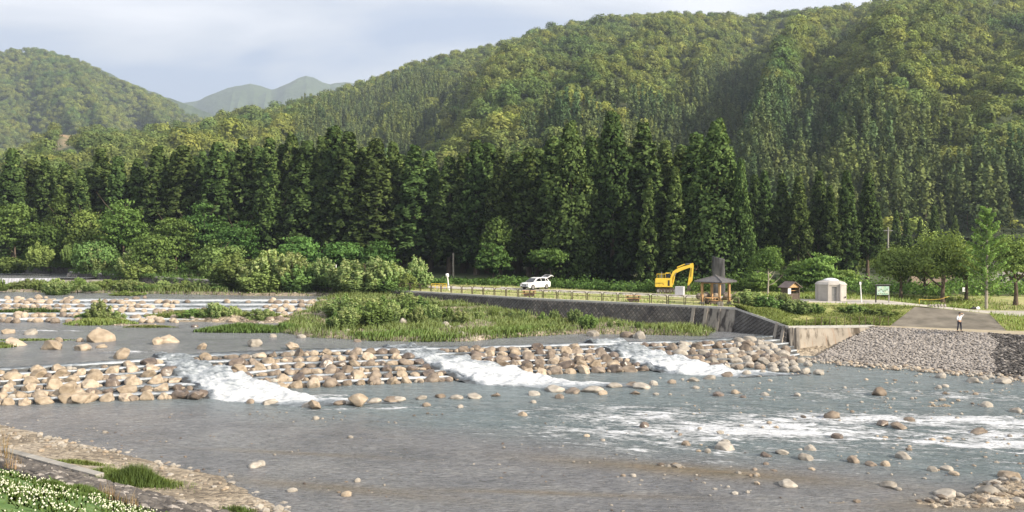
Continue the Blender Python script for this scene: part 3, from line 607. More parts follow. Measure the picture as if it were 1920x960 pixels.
# ================================================================ HILLS
def foot(): pass
BIG = [(-500, 340), (-250, 330), (-60, 312), (20, 304), (60, 281), (110, 252), (150, 254), (230, 260), (290, 255), (330, 251), (400, 232), (440, 223), (520, 214), (600, 192), (640, 177), (700, 160), (760, 132), (850, 110), (920, 96), (980, 80), (1000, 68), (1100, 50), (1200, 38), (1280, 34), (1380, 42), (1430, 40), (1500, 31), (1560, 28), (1600, 26), (1650, 14), (1750, -20), (1920, -50), (2200, -60), (2600, 0)]
BD = pl([(-500, 640), (20, 640), (400, 730), (560, 860), (640, 980), (1000, 1040), (1400, 900), (1920, 760), (2600, 640)])
BF = pl([(-500, 330), (20, 330), (400, 300), (640, 300), (1000, 280), (1400, 260), (1920, 235), (2600, 230)])
def hill(name, ridge, fD, fF, pxs, nt, zf, spur, m, label, seed, curve=1.0, freq=150.0, skew=180.0):
    """land falling from a skyline at its own distance down to its foot, with spurs and gullies"""
    py = pl(ridge)(pxs); D = fD(pxs); D0 = fF(pxs); ts = np.concatenate([np.linspace(0, 1, nt), [1.08, 1.2, 1.4]])
    Pts = []
    for t_ in ts:
        d = D0 + (D - D0) * t_; zr = np.array([ZA(p, dd) for p, dd in zip(py, D)])
        u = (pxs + skew * (1 - t_)) / freq
        rid = 1 - np.abs((vn(u, u * 0 + .3 * t_, seed) * 2 - 1)) ; rid2 = 1 - np.abs(vn(u * 2.3 + 9, u * 0 + 1.5 * t_, seed + 1) * 2 - 1)
        env = np.sin(math.pi * min(t_, 1)) ** .7 if t_ < 1 else 0
        g = (rid - .6) * spur * env + (rid2 - .6) * spur * .45 * env
        p_ = t_ ** curve if t_ <= 1 else 1 - (t_ - 1) * 1.1
        z = zf + (zr - zf) * p_ + g
        if t_ < 1: z = np.minimum(z, EYE + (zr - EYE) * d / D - 14 * (1 - t_) ** .5)
        Pts.append(np.stack([(pxs - 960) / F * d, d, z], 1))
    P = np.concatenate(Pts); return P, len(ts)
def add_hill(name, P, nx, nr, m, label, red=None):
    at = {'tint': red if red is not None else np.zeros(len(P))}
    return link(name, npmesh(name, P, gridf(nx, nr), [m], True, at), kind='structure', label=label)
m = bpy.data.materials.new('hill_undergrowth'); t, nn, ll, b = nodes(m); P = pos(nn); n1 = noise(nn, ll, P, .06, 10, .7); r = ramp(nn, [(.35, (.018, .03, .01)), (.65, (.06, .08, .025))]); ll.new(n1.outputs['Fac'], r.inputs[0])
at = nn.new('ShaderNodeAttribute'); at.attribute_name = 'tint'; r2 = ramp(nn, [(.38, (.12, .13, .05)), (.62, (.36, .25, .16))]); n2 = noise(nn, ll, P, .12, 8, .7); ll.new(n2.outputs['Fac'], r2.inputs[0])
c = mixc(nn, ll, at.outputs['Fac'], r.outputs[0], r2.outputs[0]); ll.new(c, b.inputs['Base Color']); b.inputs['Roughness'].default_value = 1; bump(nn, ll, b, n1.outputs['Fac'], .8, 4); M['hill'] = m
pxs = np.linspace(-500, 2600, 460)
HP, nr = hill('h', BIG, BD, BF, pxs, 90, 12.0, np.interp(pxs, [300, 700, 1100], [26, 34, 62]), None, '', 7, 1.05)
pxh, pyh = PX(HP[:, 0], HP[:, 1], HP[:, 2])
def cliffmask(px, py): return np.clip(1.9 * np.exp(-(((px - 128) / 24) ** 2 + ((py - 258) / 15) ** 2)) + 1.2 * np.exp(-(((px - 102) / 13) ** 2 + ((py - 276) / 6) ** 2)) - .35 + 1.3 * (vn(px * .16, py * .2, 4) - .5), 0, 1)
add_hill('mountain', HP, 460, nr, M['hill'], 'large wooded mountain rising to the right beyond the cedars', red=cliffmask(pxh, pyh) * (HP[:, 1] < 720))
LEFT = [(-700, 60), (-300, 190), (-150, 130), (-60, 118), (0, 106), (40, 98), (80, 101), (150, 121), (180, 133), (250, 167), (300, 187), (350, 217), (420, 250), (520, 300), (800, 420)]
pl_x = np.linspace(-700, 800, 260)
LP, nrl = hill('h', LEFT, pl([(-700, 1900), (800, 1500)]), pl([(-700, 950), (800, 1000)]), pl_x, 60, 20.0, 90.0, None, '', 23, 1.0, 110.0, -120.0)
add_hill('mountain', LP, 260, nrl, M['hill'], 'sunlit hazy mountain at the far left above the cedars')
# far ranges, bare of single trees at this distance: lumpy wooded surface
m = mat('far_woodland', [(.03, .05, .025), (.07, .10, .04)], .02, 10, 1, 1, 12); M['farwood'] = m
for ridge, D_, lab, sd_ in (([(60, 150), (150, 128), (180, 125), (230, 150), (270, 166), (320, 186), (360, 199), (420, 225), (520, 260)], 2700, 'dark wooded ridge just behind the sunlit left mountain', 3),
                            ([(150, 240), (300, 205), (335, 196), (370, 190), (400, 177), (430, 166), (470, 157), (490, 161), (510, 169), (540, 159), (560, 147), (575, 142), (590, 147), (605, 156), (620, 160), (640, 155), (665, 158), (720, 175), (900, 230)], 4200, 'pale blue far mountain with a double peak in the gap', 9)):
    xx = np.linspace(ridge[0][0], ridge[-1][0], 500); P_, n_ = hill('f', ridge, lambda x, D_=D_: np.full_like(x, D_), lambda x, D_=D_: np.full_like(x, D_ * .72), xx, 90, 20., D_ * .035, None, '', sd_, 1.0, 60.0, 40.0)
    P_[:, 2] += D_ * .0022 * (np.abs(fbm(P_[:, 0] * 60 / D_, P_[:, 1] * 60 / D_, 4, 5)))
    link('far_mountain', npmesh('far_mountain', P_, gridf(500, n_), [M['farwood']], True), kind='structure', label=lab)
# ================================================================ FOLIAGE BUILDERS
def unit(a): return a / np.maximum(np.linalg.norm(a, axis=-1, keepdims=True), 1e-9)
def leafcloud(C, Rr, n, size, rng, up=.25, loose=.55, axis=None, tint=None, orient=.65, aspect=1.0, tv=.22):
    """n small diamond leaves round each clump centre; returns arrays for npmesh"""
    m_ = len(C); d = unit(rng.normal(size=(m_, n, 3))); rr = rng.uniform(loose, 1.05, (m_, n, 1))
    Rr = np.asarray(Rr, float); Rr = Rr[:, None] * np.ones(3) if Rr.ndim == 1 else Rr
    P = C[:, None, :] + d * Rr[:, None, :] * rr
    Nn = unit(d / Rr[:, None, :] * Rr.mean(1)[:, None, None] + np.array([0, 0, up]))
    if axis is not None: Nn = unit(Nn + axis[:, None, :] * .5)
    ln = unit(Nn + rng.normal(size=Nn.shape) * orient); a = unit(np.cross(ln, rng.normal(size=Nn.shape))); b_ = np.cross(ln, a)
    s = size * rng.uniform(.6, 1.3, (m_, n, 1)); s2 = s * aspect
    V = np.stack([P - a * s, P - b_ * s2 * .75, P + a * s, P + b_ * s2 * .75], 2)
    nm = unit(Nn * .75 + ln * .45)[:, :, None, :].repeat(4, 2)
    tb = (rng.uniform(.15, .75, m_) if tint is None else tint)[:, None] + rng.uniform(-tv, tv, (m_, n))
    return V.reshape(-1, 3), nm.reshape(-1, 3), np.clip(tb, 0, 1)[:, :, None].repeat(4, 2).reshape(-1)
def leafmesh(name, parts, m):
    V = np.concatenate([p[0] for p in parts]); Nn = np.concatenate([p[1] for p in parts]); T = np.concatenate([p[2] for p in parts])
    return npmesh(name, V, np.arange(len(V)).reshape(-1, 4), [m], True, {'tint': T}, Nn)
def cedar_crown(h, r, seed, full=1.0, n=300, leaf=.30, base=.10):
    rng = np.random.default_rng(seed); t = rng.uniform(0, 1, n) ** .85 * (1 - base) + base; th = rng.uniform(0, 6.283, n)
    lump = .78 + .38 * vn(th * 1.6, t * 7, seed) ; prof = r * np.clip((1.03 - t) / (1.03 - .25), 0, 1) ** .82 * np.clip((t - base + .25) / .3, 0, 1)
    rr = prof * lump * rng.uniform(.55, 1.05, n) + .15
    C = np.stack([rr * np.cos(th), rr * np.sin(th), t * h], 1); S = (.42 + .55 * (1 - t)) * rng.uniform(.8, 1.3, n) * r / 4.2
    ax = np.stack([np.cos(th), np.sin(th), .35 + 0 * th], 1)
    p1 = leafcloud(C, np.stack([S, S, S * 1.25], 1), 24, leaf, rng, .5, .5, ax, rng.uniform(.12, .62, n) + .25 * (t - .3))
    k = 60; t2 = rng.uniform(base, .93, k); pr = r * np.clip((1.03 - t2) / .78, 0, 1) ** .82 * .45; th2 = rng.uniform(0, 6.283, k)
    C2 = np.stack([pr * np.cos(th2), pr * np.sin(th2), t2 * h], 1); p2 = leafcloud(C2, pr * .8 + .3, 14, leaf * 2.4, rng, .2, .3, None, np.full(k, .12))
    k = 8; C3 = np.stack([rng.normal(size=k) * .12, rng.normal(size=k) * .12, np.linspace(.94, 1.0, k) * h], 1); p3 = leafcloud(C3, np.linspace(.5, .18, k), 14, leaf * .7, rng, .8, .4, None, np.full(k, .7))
    return leafmesh('crown', [p1, p2, p3], M['cedar'])
def trunk_mesh(h, r0, seed, m, limbs=0, lean=.02, spread=.3, top=.75):
    rng = np.random.default_rng(seed); mb = MB(); n = 7; pts = [Vector((lean * h * math.sin(i * .7 + seed) * i / n, lean * h * math.cos(i * 1.1 + seed) * i / n, h * top * i / n - .2)) for i in range(n + 1)]
    mb.tube(pts, [r0 * (1 - .8 * i / n) * (1.35 if i == 0 else 1) for i in range(n + 1)], 8)
    for k in range(limbs):
        i = int(rng.integers(2, n)); a = rng.uniform(0, 6.283); L_ = h * spread * rng.uniform(.6, 1.1); p = pts[i]; d = Vector((math.cos(a), math.sin(a), rng.uniform(.4, .9)))
        q = [p, p + d * L_ * .35, p + d * L_ * .7 + Vector((0, 0, L_ * .12)), p + d * L_ + Vector((0, 0, L_ * .3))]
        mb.tube(q, [r0 * .45, r0 * .32, r0 * .2, r0 * .07], 6)
    return mb.mesh('trunk', m)
def broad_crown(h, rx, seed, m, base=.25, n=70, leaf=.16, per=70, layers=False, dense=1.0, tint0=None):
    rng = np.random.default_rng(seed); u = unit(rng.normal(size=(n, 3))); u[:, 2] = np.abs(u[:, 2]) * 1.1 - .35; rad = rng.uniform(.45, 1.0, (n, 1)) ** .6
    hc = h * (base + (1 - base) * .42); hz = h * (1 - base) * .58
    lum = .8 + .4 * vn(np.arctan2(u[:, 1], u[:, 0]) * 1.4, u[:, 2] * 2, seed)[:, None]
    C = u * rad * np.array([rx * .82, rx * .82, hz]) * lum + [0, 0, hc]; C[:, 2] = np.clip(C[:, 2], h * base, h * .96)
    S = rx * rng.uniform(.17, .32, n); Rr = np.stack([S * 1.2, S * 1.2, S * (.38 if layers else .8)], 1)
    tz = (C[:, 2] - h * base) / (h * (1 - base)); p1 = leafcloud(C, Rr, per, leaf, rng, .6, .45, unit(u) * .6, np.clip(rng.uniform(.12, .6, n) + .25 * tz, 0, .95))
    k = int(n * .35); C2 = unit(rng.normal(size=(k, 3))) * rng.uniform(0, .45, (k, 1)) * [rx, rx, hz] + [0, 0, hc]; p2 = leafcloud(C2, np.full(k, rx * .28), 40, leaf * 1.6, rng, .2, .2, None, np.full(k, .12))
    return leafmesh('crown', [p1, p2], m)
def willow_crown(h, rx, seed, m=None, stems=40, per=64, leaf=.12):
    """many upright leafy wands fanning from the ground"""
    rng = np.random.default_rng(seed); C = []; Rr = []; T = []
    for i in range(stems):
        a = rng.uniform(0, 6.283); q = rng.uniform(0, 1) ** .6; hh = h * rng.uniform(.72, 1.03) * (1 - .42 * q * q); k = 7
        for j in range(k):
            f = (j + .6) / k; C.append((math.cos(a) * rx * q * (.45 + .55 * f), math.sin(a) * rx * q * (.45 + .55 * f), hh * f)); w_ = rx * .24 * (1.2 - .7 * f); Rr.append((w_, w_, hh / k * .8)); T.append(.12 + .75 * f * rng.uniform(.75, 1.15))
    return leafmesh('foliage', [leafcloud(np.array(C), np.array(Rr), per // 2, leaf, rng, .5, .3, None, np.clip(T, 0, 1), .8, 1.0)], m or M['willow'])
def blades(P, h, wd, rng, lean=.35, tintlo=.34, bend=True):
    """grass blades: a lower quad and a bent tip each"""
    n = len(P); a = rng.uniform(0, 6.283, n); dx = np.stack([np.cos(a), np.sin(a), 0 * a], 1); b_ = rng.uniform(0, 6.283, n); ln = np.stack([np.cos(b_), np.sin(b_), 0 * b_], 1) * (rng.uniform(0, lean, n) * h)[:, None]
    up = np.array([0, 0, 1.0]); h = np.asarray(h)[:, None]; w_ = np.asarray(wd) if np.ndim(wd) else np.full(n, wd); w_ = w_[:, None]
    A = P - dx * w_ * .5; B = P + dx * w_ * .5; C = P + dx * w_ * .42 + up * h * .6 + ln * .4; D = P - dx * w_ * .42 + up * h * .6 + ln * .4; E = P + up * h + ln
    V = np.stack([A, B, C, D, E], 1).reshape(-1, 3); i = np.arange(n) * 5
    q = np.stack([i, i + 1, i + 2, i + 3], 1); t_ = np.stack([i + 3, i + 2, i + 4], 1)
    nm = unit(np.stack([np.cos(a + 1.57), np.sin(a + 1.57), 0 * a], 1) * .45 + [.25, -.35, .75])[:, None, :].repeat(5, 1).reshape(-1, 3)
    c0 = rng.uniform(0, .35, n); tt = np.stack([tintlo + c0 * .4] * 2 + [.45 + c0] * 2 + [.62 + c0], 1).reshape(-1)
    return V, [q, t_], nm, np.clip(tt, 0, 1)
def grass_obj(name, P, h, wd, m, rng, label, lean=.35, parent=None):
    V, Fs, nm, tt = blades(P, h, wd, rng, lean); return link(name, npmesh(name, V, Fs, [m], True, {'tint': tt}, nm), parent, kind='stuff', label=label)

# ================================================================ CEDARS
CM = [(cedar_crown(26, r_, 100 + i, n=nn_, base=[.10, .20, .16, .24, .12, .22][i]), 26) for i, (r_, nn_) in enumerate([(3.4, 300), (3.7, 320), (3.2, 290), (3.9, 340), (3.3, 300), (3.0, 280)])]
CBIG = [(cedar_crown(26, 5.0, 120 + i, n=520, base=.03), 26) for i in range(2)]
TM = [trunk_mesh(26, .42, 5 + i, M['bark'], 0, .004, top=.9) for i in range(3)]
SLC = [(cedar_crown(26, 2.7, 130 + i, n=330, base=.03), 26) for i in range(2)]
TREES = []
def cedar(px, top, Y, k, big=0, wide=1.0, row='front', label=None):
    x = XA(px, Y); zb = float(plat(x, Y)); h = ZA(top, Y) - zb
    pool = CBIG if big == 1 else SLC if big == 2 else CM; me, h0 = pool[k % len(pool)]; s = h / h0; rnd = random.Random(int(px * 7 + Y))
    e_ = empty('cedar_tree', (x, Y, zb), rnd.uniform(0, 6.28), None, 'tree', 'tall cedars of the dark wood')
    c = link('crown', me, e_); t_ = link('trunk', TM[k % 3], e_); wx = wide * (s if big else .85 * s + .15); e_.scale = (wx, wx, s)
    TREES.append((px, top, row, e_, label)); return e_
rnd = random.Random(3)
front = [(25, 284), (60, 305), (88, 300), (125, 318), (155, 322), (190, 283), (222, 298), (262, 303), (295, 280), (330, 288), (347, 278), (380, 288), (412, 273), (435, 290), (455, 268), (482, 282), (505, 263), (530, 276), (550, 254), (580, 270), (605, 262), (628, 243), (655, 252), (680, 282), (703, 266), (735, 272), (775, 278), (808, 290), (840, 298), (868, 292), (895, 268), (915, 274), (940, 284), (965, 292), (990, 280), (1012, 284), (1035, 262), (1110, 262), (1180, 282), (1247, 270), (1275, 284)]
for i, (px, top) in enumerate(front):
    Y = float(np.interp(px, [0, 700, 1100, 1300], [196, 163, 150, 142])) + rnd.uniform(-3, 3) + (4 if i % 2 else 0)
    cedar(px + rnd.uniform(-3, 3), top - 3, Y, i, 0, 1.32 + .22 * math.sin(i * 2.7), 'front')
heroes = [(1070, 232, 143, 1, 1.0, 'broad cedar with a high pointed top left of the tallest one'), (1148, 214, 145, 1, .98, 'tallest cedar of the wood, standing above the open lawn'), (1206, 234, 146, 0, 1.35, 'high narrow cedar just right of the tallest one'), (1305, 254, 138, 0, 1.3, 'cedar behind the yellow excavator arm with a rounded top'),
          (1345, 228, 130, 1, 1.05, 'great bushy cedar rising behind the stone monument'), (1388, 302, 127, 1, .62, 'sunlit cedar on the right shoulder of the wood, beside the monument'), (1217, 336, 131, 2, 1.0, 'slim light green cedar in front of the dark trunks left of the excavator'), (1266, 314, 130, 2, 1.12, 'slim brownish cedar straight behind the excavator cab')]
for i, (px, top, Y, b_, wd, lab) in enumerate(heroes): cedar(px, top, Y, i, b_, wd, 'front', lab)
right = [(1415, 330), (1432, 322), (1466, 328), (1497, 332), (1535, 322), (1556, 350), (1587, 322), (1627, 327), (1645, 380), (1752, 388), (1700, 402), (1725, 410), (1680, 396), (1790, 405)]
for i, (px, top) in enumerate(right): cedar(px, top, (150 if px < 1640 else 185) + rnd.uniform(-5, 5), i, 0, .95 if px < 1640 else .8, 'right')
for i in range(44):                                  # second row fills between the tops
    px = 8 + i * 31 + rnd.uniform(-8, 8); t0 = float(np.interp(px, [0, 240, 500, 640, 820, 1000, 1070, 1340, 1400], [308, 300, 282, 268, 298, 292, 262, 270, 320])) + rnd.uniform(0, 26)
    cedar(px, t0, float(np.interp(px, [0, 700, 1300], [208, 176, 160])) + rnd.uniform(-4, 6), i + 2, 0, 1.3, 'back')
for i in range(26):
    px = 12 + i * 50 + rnd.uniform(-12, 12); cedar(px, float(np.interp(px, [0, 500, 640, 1340], [312, 290, 282, 300])) + rnd.uniform(0, 20), float(np.interp(px, [0, 700, 1300], [222, 192, 178])), i + 1, 0, 1.2, 'back')
LM = [(60, 'the far left wall'), (250, 'the round sunlit broadleaf tree'), (460, 'the big willow thicket'), (690, 'the pale willow shrubs'), (850, 'the bare grey pole'), (1004, 'the white car'), (1160, 'the tallest cedar'), (1265, 'the yellow excavator'), (1345, 'the stone monument'), (1480, 'the wooden kiosk'), (1558, 'the round concrete hut'), (1655, 'the map board'), (1850, 'the bright green conifer')]
def nearest_lm(px, LM=LM): return min(LM, key=lambda a: abs(a[0] - px))
def assign(items, fmt, LM=LM):
    """items (px, obj): label by side and order from the nearest landmark"""
    groups = {}
    for px, o in items:
        l = nearest_lm(px, LM); groups.setdefault((l, px < l[0]), []).append((abs(px - l[0]), o))
    for (l, left), a in groups.items():
        a.sort(key=lambda q: q[0])
        for i, (d, o) in enumerate(a): o['label'] = fmt.format(ord=ordn(i + 1), side='left' if left else 'right', lm=l[1])
for row, f in (('front', 'dark front-row cedar, {ord} to the {side} of {lm}'), ('back', 'dark cedar in the rear rows, {ord} {side} of {lm}'), ('right', 'shorter cedar of the right group, {ord} {side} of {lm}')):
    assign([(p, o) for p, t_, r_, o, l in TREES if r_ == row and l is None], f)
for p, t_, r_, o, l in TREES:
    if l: o['label'] = l
# ================================================================ BROADLEAF TREES
BMS = {}
def btree(px, top, Y, rx, m, label, seed, base=.2, layers=False, n=80, leaf=.17, per=60, bark='bark', tr=.16, name='broadleaf_tree', limbs=6, zb=None, group=None, cat='tree'):
    x = XA(px, Y); zb = float(plat(x, Y)) if zb is None else zb; h = ZA(top, Y) - zb
    e_ = empty(name, (x, Y, zb), 0, label, cat, group)
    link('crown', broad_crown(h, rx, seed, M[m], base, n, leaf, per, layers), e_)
    link('trunk', trunk_mesh(h, tr * (h / 7) ** .5, seed, M[bark], limbs), e_); return e_
bl = [(28, 366, 178, 6.2, 'broad', 'rounded mid-green tree at the left edge of the picture', 1, .22, True), (232, 357, 170, 5.3, 'bright', 'round sunlit tree in layered light green tiers before the cedars', 2, .12, True),
      (120, 332, 188, 4.2, 'broad', 'tall narrow blue-green tree between left cedars', 3, .1, False), (160, 382, 178, 4.2, 'cherry', 'greyish green bushy tree left of the round sunlit one', 4, .1, False), (90, 405, 180, 5, 'broad', 'low dark bushy tree beside the left-edge tree', 5, .05, False),
      (350, 318, 184, 4.6, 'broad', 'green tree showing high between the cedar tops', 6, .1, True), (385, 360, 170, 5.5, 'broad', 'wide tiered green tree left of the big willow thicket', 7, .05, True), (330, 392, 165, 5.5, 'broad', 'spreading tiered tree between the sunlit one and the thicket', 8, .05, True),
      (445, 400, 162, 5, 'broad', 'dark green tiered tree above the willow thicket', 9, .05, True), (290, 430, 160, 5, 'broad', 'low spreading tree behind the left riverside shrubs', 10, .0, True), (180, 440, 166, 5, 'shrub', 'low bushy tree behind the left wall', 11, 0, False), (505, 318, 172, 3.6, 'broad', 'small yellow-green top showing among cedars above the thicket', 12, .15, False),
      (410, 445, 154, 5, 'shrub', 'low dark bush behind the willow thicket, left part', 13, 0, True), (560, 432, 150, 5, 'broad', 'low tiered tree behind the big willow thicket', 14, 0, True), (640, 438, 148, 5.5, 'broad', 'low tiered tree behind the pale willow shrubs, left one', 15, 0, True), (700, 445, 146, 4.5, 'broad', 'low tiered tree behind the pale willow shrubs, right one', 16, 0, True),
      (935, 393, 147, 3.4, 'broad', 'small green tree standing out from the cedars left of the car', 17, .25, False), (925, 445, 142, 3.3, 'broad', 'leafy sapling before the dark trunks left of the white car', 18, .1, True), (1032, 462, 139, 3.6, 'broad', 'thin-stemmed tree with spreading crown right of the white car', 19, .45, True)]
for a in bl: btree(a[0], a[1], a[2], a[3], a[4], a[5], a[6], a[7], a[8], n=90, leaf=.24, per=42)
btree(1440, 455, 112, 2.5, 'cherry', 'slender pale-stemmed tree left of the wooden kiosk', 31, .35, False, 60, .12, 45, 'palebark', .13, limbs=5)
for a in [(1500, 480, 122, 2.9, 'leafy bushy tree behind the wooden kiosk, left one', 32), (1535, 460, 120, 3.2, 'leafy bushy tree behind the kiosk and the concrete hut', 33), (1425, 505, 118, 2.2, 'low bush beside the monument mound', 34), (1585, 500, 130, 2.2, 'small bush at the right shoulder of the concrete hut', 35)]:
    btree(a[0], a[1], a[2], a[3], 'cherry', a[4], a[5], .02, True, 80, .14, 50)
for a in [(1690, 457, 112, 3.7, 'spreading tree whose dark trunk stands right of the map board', 36, 1686), (1768, 420, 109, 4.4, 'large spreading tree with a forked trunk above the gravel road', 37, 1783), (1812, 452, 112, 3.4, 'tree whose trunk carries a small white notice', 38, 1806), (1905, 425, 108, 3.6, 'dark spreading tree at the right edge of the picture', 39, 1898), (1735, 470, 120, 3.0, 'smaller spreading tree behind, between the map board and forked tree', 40, 1735)]:
    btree(a[0], a[1], a[2], a[3], 'cherry', a[4], a[5], .26, False, 110, .13, 60, 'bark', .24, 'cherry_tree', 8)
# bright conifer with upswept boughs
def upswept(h, seed):
    rng = np.random.default_rng(seed); C = []; Rr = []; T = []; mb = MB(); mb.tube([(0, 0, -.1), (0.05, 0, h * .5), (0, 0, h * .97)], [.2, .12, .03], 8)
    for i in range(44):
        f = .14 + .84 * i / 44; a = i * 2.4 + rng.uniform(-.3, .3); L_ = 3.6 * (1 - f) ** .75 + .35; d = Vector((math.cos(a), math.sin(a), .55)).normalized(); p0 = Vector((0, 0, h * f * .97)); mb.tube([p0, p0 + d * L_], [.05, .015], 5, False)
        for j in range(7):
            g = (j + 1) / 7; q = p0 + d * L_ * g; C.append(q[:]); Rr.append((.34 * (1.15 - .5 * g),) * 2 + (.24,)); T.append(.35 + .5 * g)
    return leafmesh('crown', [leafcloud(np.array(C), np.array(Rr), 44, .085, rng, .7, .3, None, np.array(T))], M['bright']), mb.mesh('trunk', M['palebark'])
Y = 104; x = XA(1850, Y); h = ZA(381, Y) - plat(x, Y); c, t_ = upswept(h, 8)
e_ = empty('larch_tree', (x, Y, float(plat(x, Y))), 0, 'bright green conifer with upswept boughs near the right edge', 'tree'); link('crown', c, e_); link('trunk', t_, e_)

# ================================================================ RIVERSIDE SHRUBS
WM = [willow_crown(4, 1.9, 200 + i) for i in range(5)]; WG = [willow_crown(4, 1.9, 210 + i, M['shrub'], 36, 60, .13) for i in range(5)]
STEM = MB(); 
for i in range(7): STEM.tube([(.1 * math.cos(i), .1 * math.sin(i), -.1), (.45 * math.cos(i), .45 * math.sin(i), 1.4), (.8 * math.cos(i), .8 * math.sin(i), 2.9)], [.05, .035, .012], 5, False)
STM = STEM.mesh('stems', M['bark']); SHR = []
def shrub(px, top, base, Y, wpx, kind, k, label=None, zb=None):
    x = XA(px, Y); zb = ZA(base, Y) if zb is None else zb; h = ZA(top, Y) - zb; wd = wpx / F * Y / 2 * 1.15
    e_ = empty('willow_shrub' if kind == 'w' else 'leafy_shrub', (x, Y, zb), rnd.uniform(0, 6.28), label, 'shrub', 'riverside shrubs'); e_.scale = (wd / 1.9, wd / 1.9, h / 4)
    link('foliage', (WM if kind == 'w' else WG)[k % 5], e_); link('stems', STM, e_); SHR.append((px, e_, label)); return e_
S = [(440, 475, 530, 136.5, 70, 'g'), (470, 482, 545, 135, 60, 'w'), (515, 464, 540, 135, 76, 'w'), (552, 470, 540, 134, 66, 'w'), (490, 505, 550, 132.6, 80, 'g'), (560, 500, 548, 132.4, 70, 'g'), (585, 490, 535, 134, 40, 'g'), (607, 480, 535, 132, 46, 'w'), (625, 500, 538, 130, 40, 'g'), (415, 500, 530, 136, 50, 'g'),
     (655, 484, 545, 128, 74, 'w'), (700, 474, 548, 128, 84, 'w'), (735, 486, 548, 127, 60, 'w'), (680, 505, 548, 126.5, 80, 'w'), (778, 482, 545, 130, 56, 'w'), (725, 515, 548, 125.5, 50, 'g'), (760, 510, 548, 126, 46, 'g'),
     (75, 452, 500, 172, 44, 'g'), (124, 458, 492, 170, 18, 'g'), (180, 462, 510, 164, 42, 'w'), (250, 468, 525, 159, 56, 'w'), (265, 490, 530, 157, 70, 'g'), (300, 480, 515, 158, 56, 'g'), (20, 480, 512, 176, 60, 'g'), (395, 490, 520, 150, 40, 'g'), (372, 482, 505, 156, 46, 'g'), (240, 524, 545, 140, 40, 'g'), (110, 520, 552, 134, 40, 'w')]
for i, a in enumerate(S): shrub(*a, i)
# shrubs on the long bar
for i in range(38):
    px = 625 + (i * 8.5 if i < 24 else 204 + (i - 24) * 31) + rnd.uniform(-9, 9); fr = float(np.interp(px, [620, 760, 900, 1290], [618, 610, 604, 622])); py = fr - rnd.uniform(2, 34) * (1 - (px - 620) / 900)
    x, y = G(px, py, 2.15); 
    if y > float(EdgeY(x)) - 1.5: y = float(EdgeY(x)) - 1.5
    if island(np.array([x]), np.array([y]))[0] < .4: continue
    hpx = float(np.interp(px, [620, 700, 790, 850, 900, 1000, 1060, 1100, 1140, 1290], [34, 44, 34, 20, 14, 12, 26, 24, 12, 9])) * rnd.uniform(.7, 1.2); px2, py2 = PX(x, y, 2.1); shrub(px2, py2 - hpx, py2, y, hpx * rnd.uniform(1.0, 1.6), 'w' if i % 3 else 'g', i, None, float(bed(x, y)) - .02)
for a in [(185, 563, 608, 101.5, 44, 'w'), (215, 580, 606, 102, 36, 'w'), (160, 585, 606, 103, 40, 'g'), (405, 566, 602, 104, 54, 'w'), (360, 578, 600, 104, 60, 'g'), (432, 572, 602, 103.5, 36, 'w'), (487, 578, 604, 103, 56, 'w'), (110, 528, 555, 131, 50, 'w'), (240, 545, 558, 130, 60, 'g')]: shrub(*a, rnd.randint(0, 9))
for i in range(20):
    px = 6 + i * 23 + rnd.uniform(-8, 8); Yb = 134.5 + rnd.uniform(0, 8); shrub(px, PX(XA(px, Yb), Yb, 3.3)[1] - rnd.uniform(12, 24), PX(XA(px, Yb), Yb, 3.3)[1], Yb, rnd.uniform(26, 50), 'w' if i % 3 else 'g', i)
# terrace slope bushes and near bank tuft bushes
for a in [(1405, 540, 575, 94.4, 56, 'w'), (1390, 556, 574, 93.6, 26, 'w'), (1470, 548, 580, 94.4, 34, 'w'), (1440, 552, 592, 92.6, 56, 'g'), (1492, 560, 592, 92.4, 60, 'w'), (1530, 568, 590, 92, 30, 'g'), (1600, 570, 592, 92.4, 54, 'g'), (1645, 576, 600, 91.2, 66, 'g'), (1420, 560, 585, 93, 40, 'g')]: shrub(*a, rnd.randint(0, 9))
SL = [(110, 'the far left wall'), (250, 'the half-hidden wall bend'), (500, 'the big willow thicket top'), (610, 'the lone bank post'), (690, 'the palest bank willow'), (838, 'the white marker'), (1000, 'the white car'), (1188, 'the right picnic table'), (1330, 'the wall corner'), (1480, 'the wooden kiosk'), (1655, 'the map board')]
assign([(p, o) for p, o, l in SHR if not l and o.name.startswith('willow')], 'pale feathery willow shrub, {ord} to the {side} below {lm}', SL)
assign([(p, o) for p, o, l in SHR if not l and not o.name.startswith('willow')], 'green leafy shrub, {ord} to the {side} below {lm}', SL)

# ================================================================ GRASSES AND UNDERGROWTH
rng = np.random.default_rng(77)
def pts_in(x0, x1, y0, y1, n, fn, zf):
    x = rng.uniform(x0, x1, n); y = rng.uniform(y0, y1, n); k = rng.uniform(size=n) < fn(x, y); x, y = x[k], y[k]; return np.stack([x, y, zf(x, y)], 1)
patchy = lambda x, y, s=.25, a=.35: np.clip((vn(x * s, y * s, 61) - a) * 3, 0, 1)
P = pts_in(-27, 22, 79, 134, 130000, lambda x, y: (island(x, y) > .08) * (y < EdgeY(x) - .2) * (.25 + .75 * patchy(x, y)), bed)
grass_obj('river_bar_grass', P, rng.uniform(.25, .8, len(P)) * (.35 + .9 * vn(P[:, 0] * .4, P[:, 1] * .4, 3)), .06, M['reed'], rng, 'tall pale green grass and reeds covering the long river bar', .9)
P = pts_in(-27, 6, 79, 100, 40000, lambda x, y: island(x, y) * (y < 91 + .3 * x) * patchy(x, y, .3, .3), bed); grass_obj('bar_edge_grass', P, rng.uniform(.2, .6, len(P)), .08, M['lushgrass'], rng, 'bright green grass along the near edge of the river bar', .5)
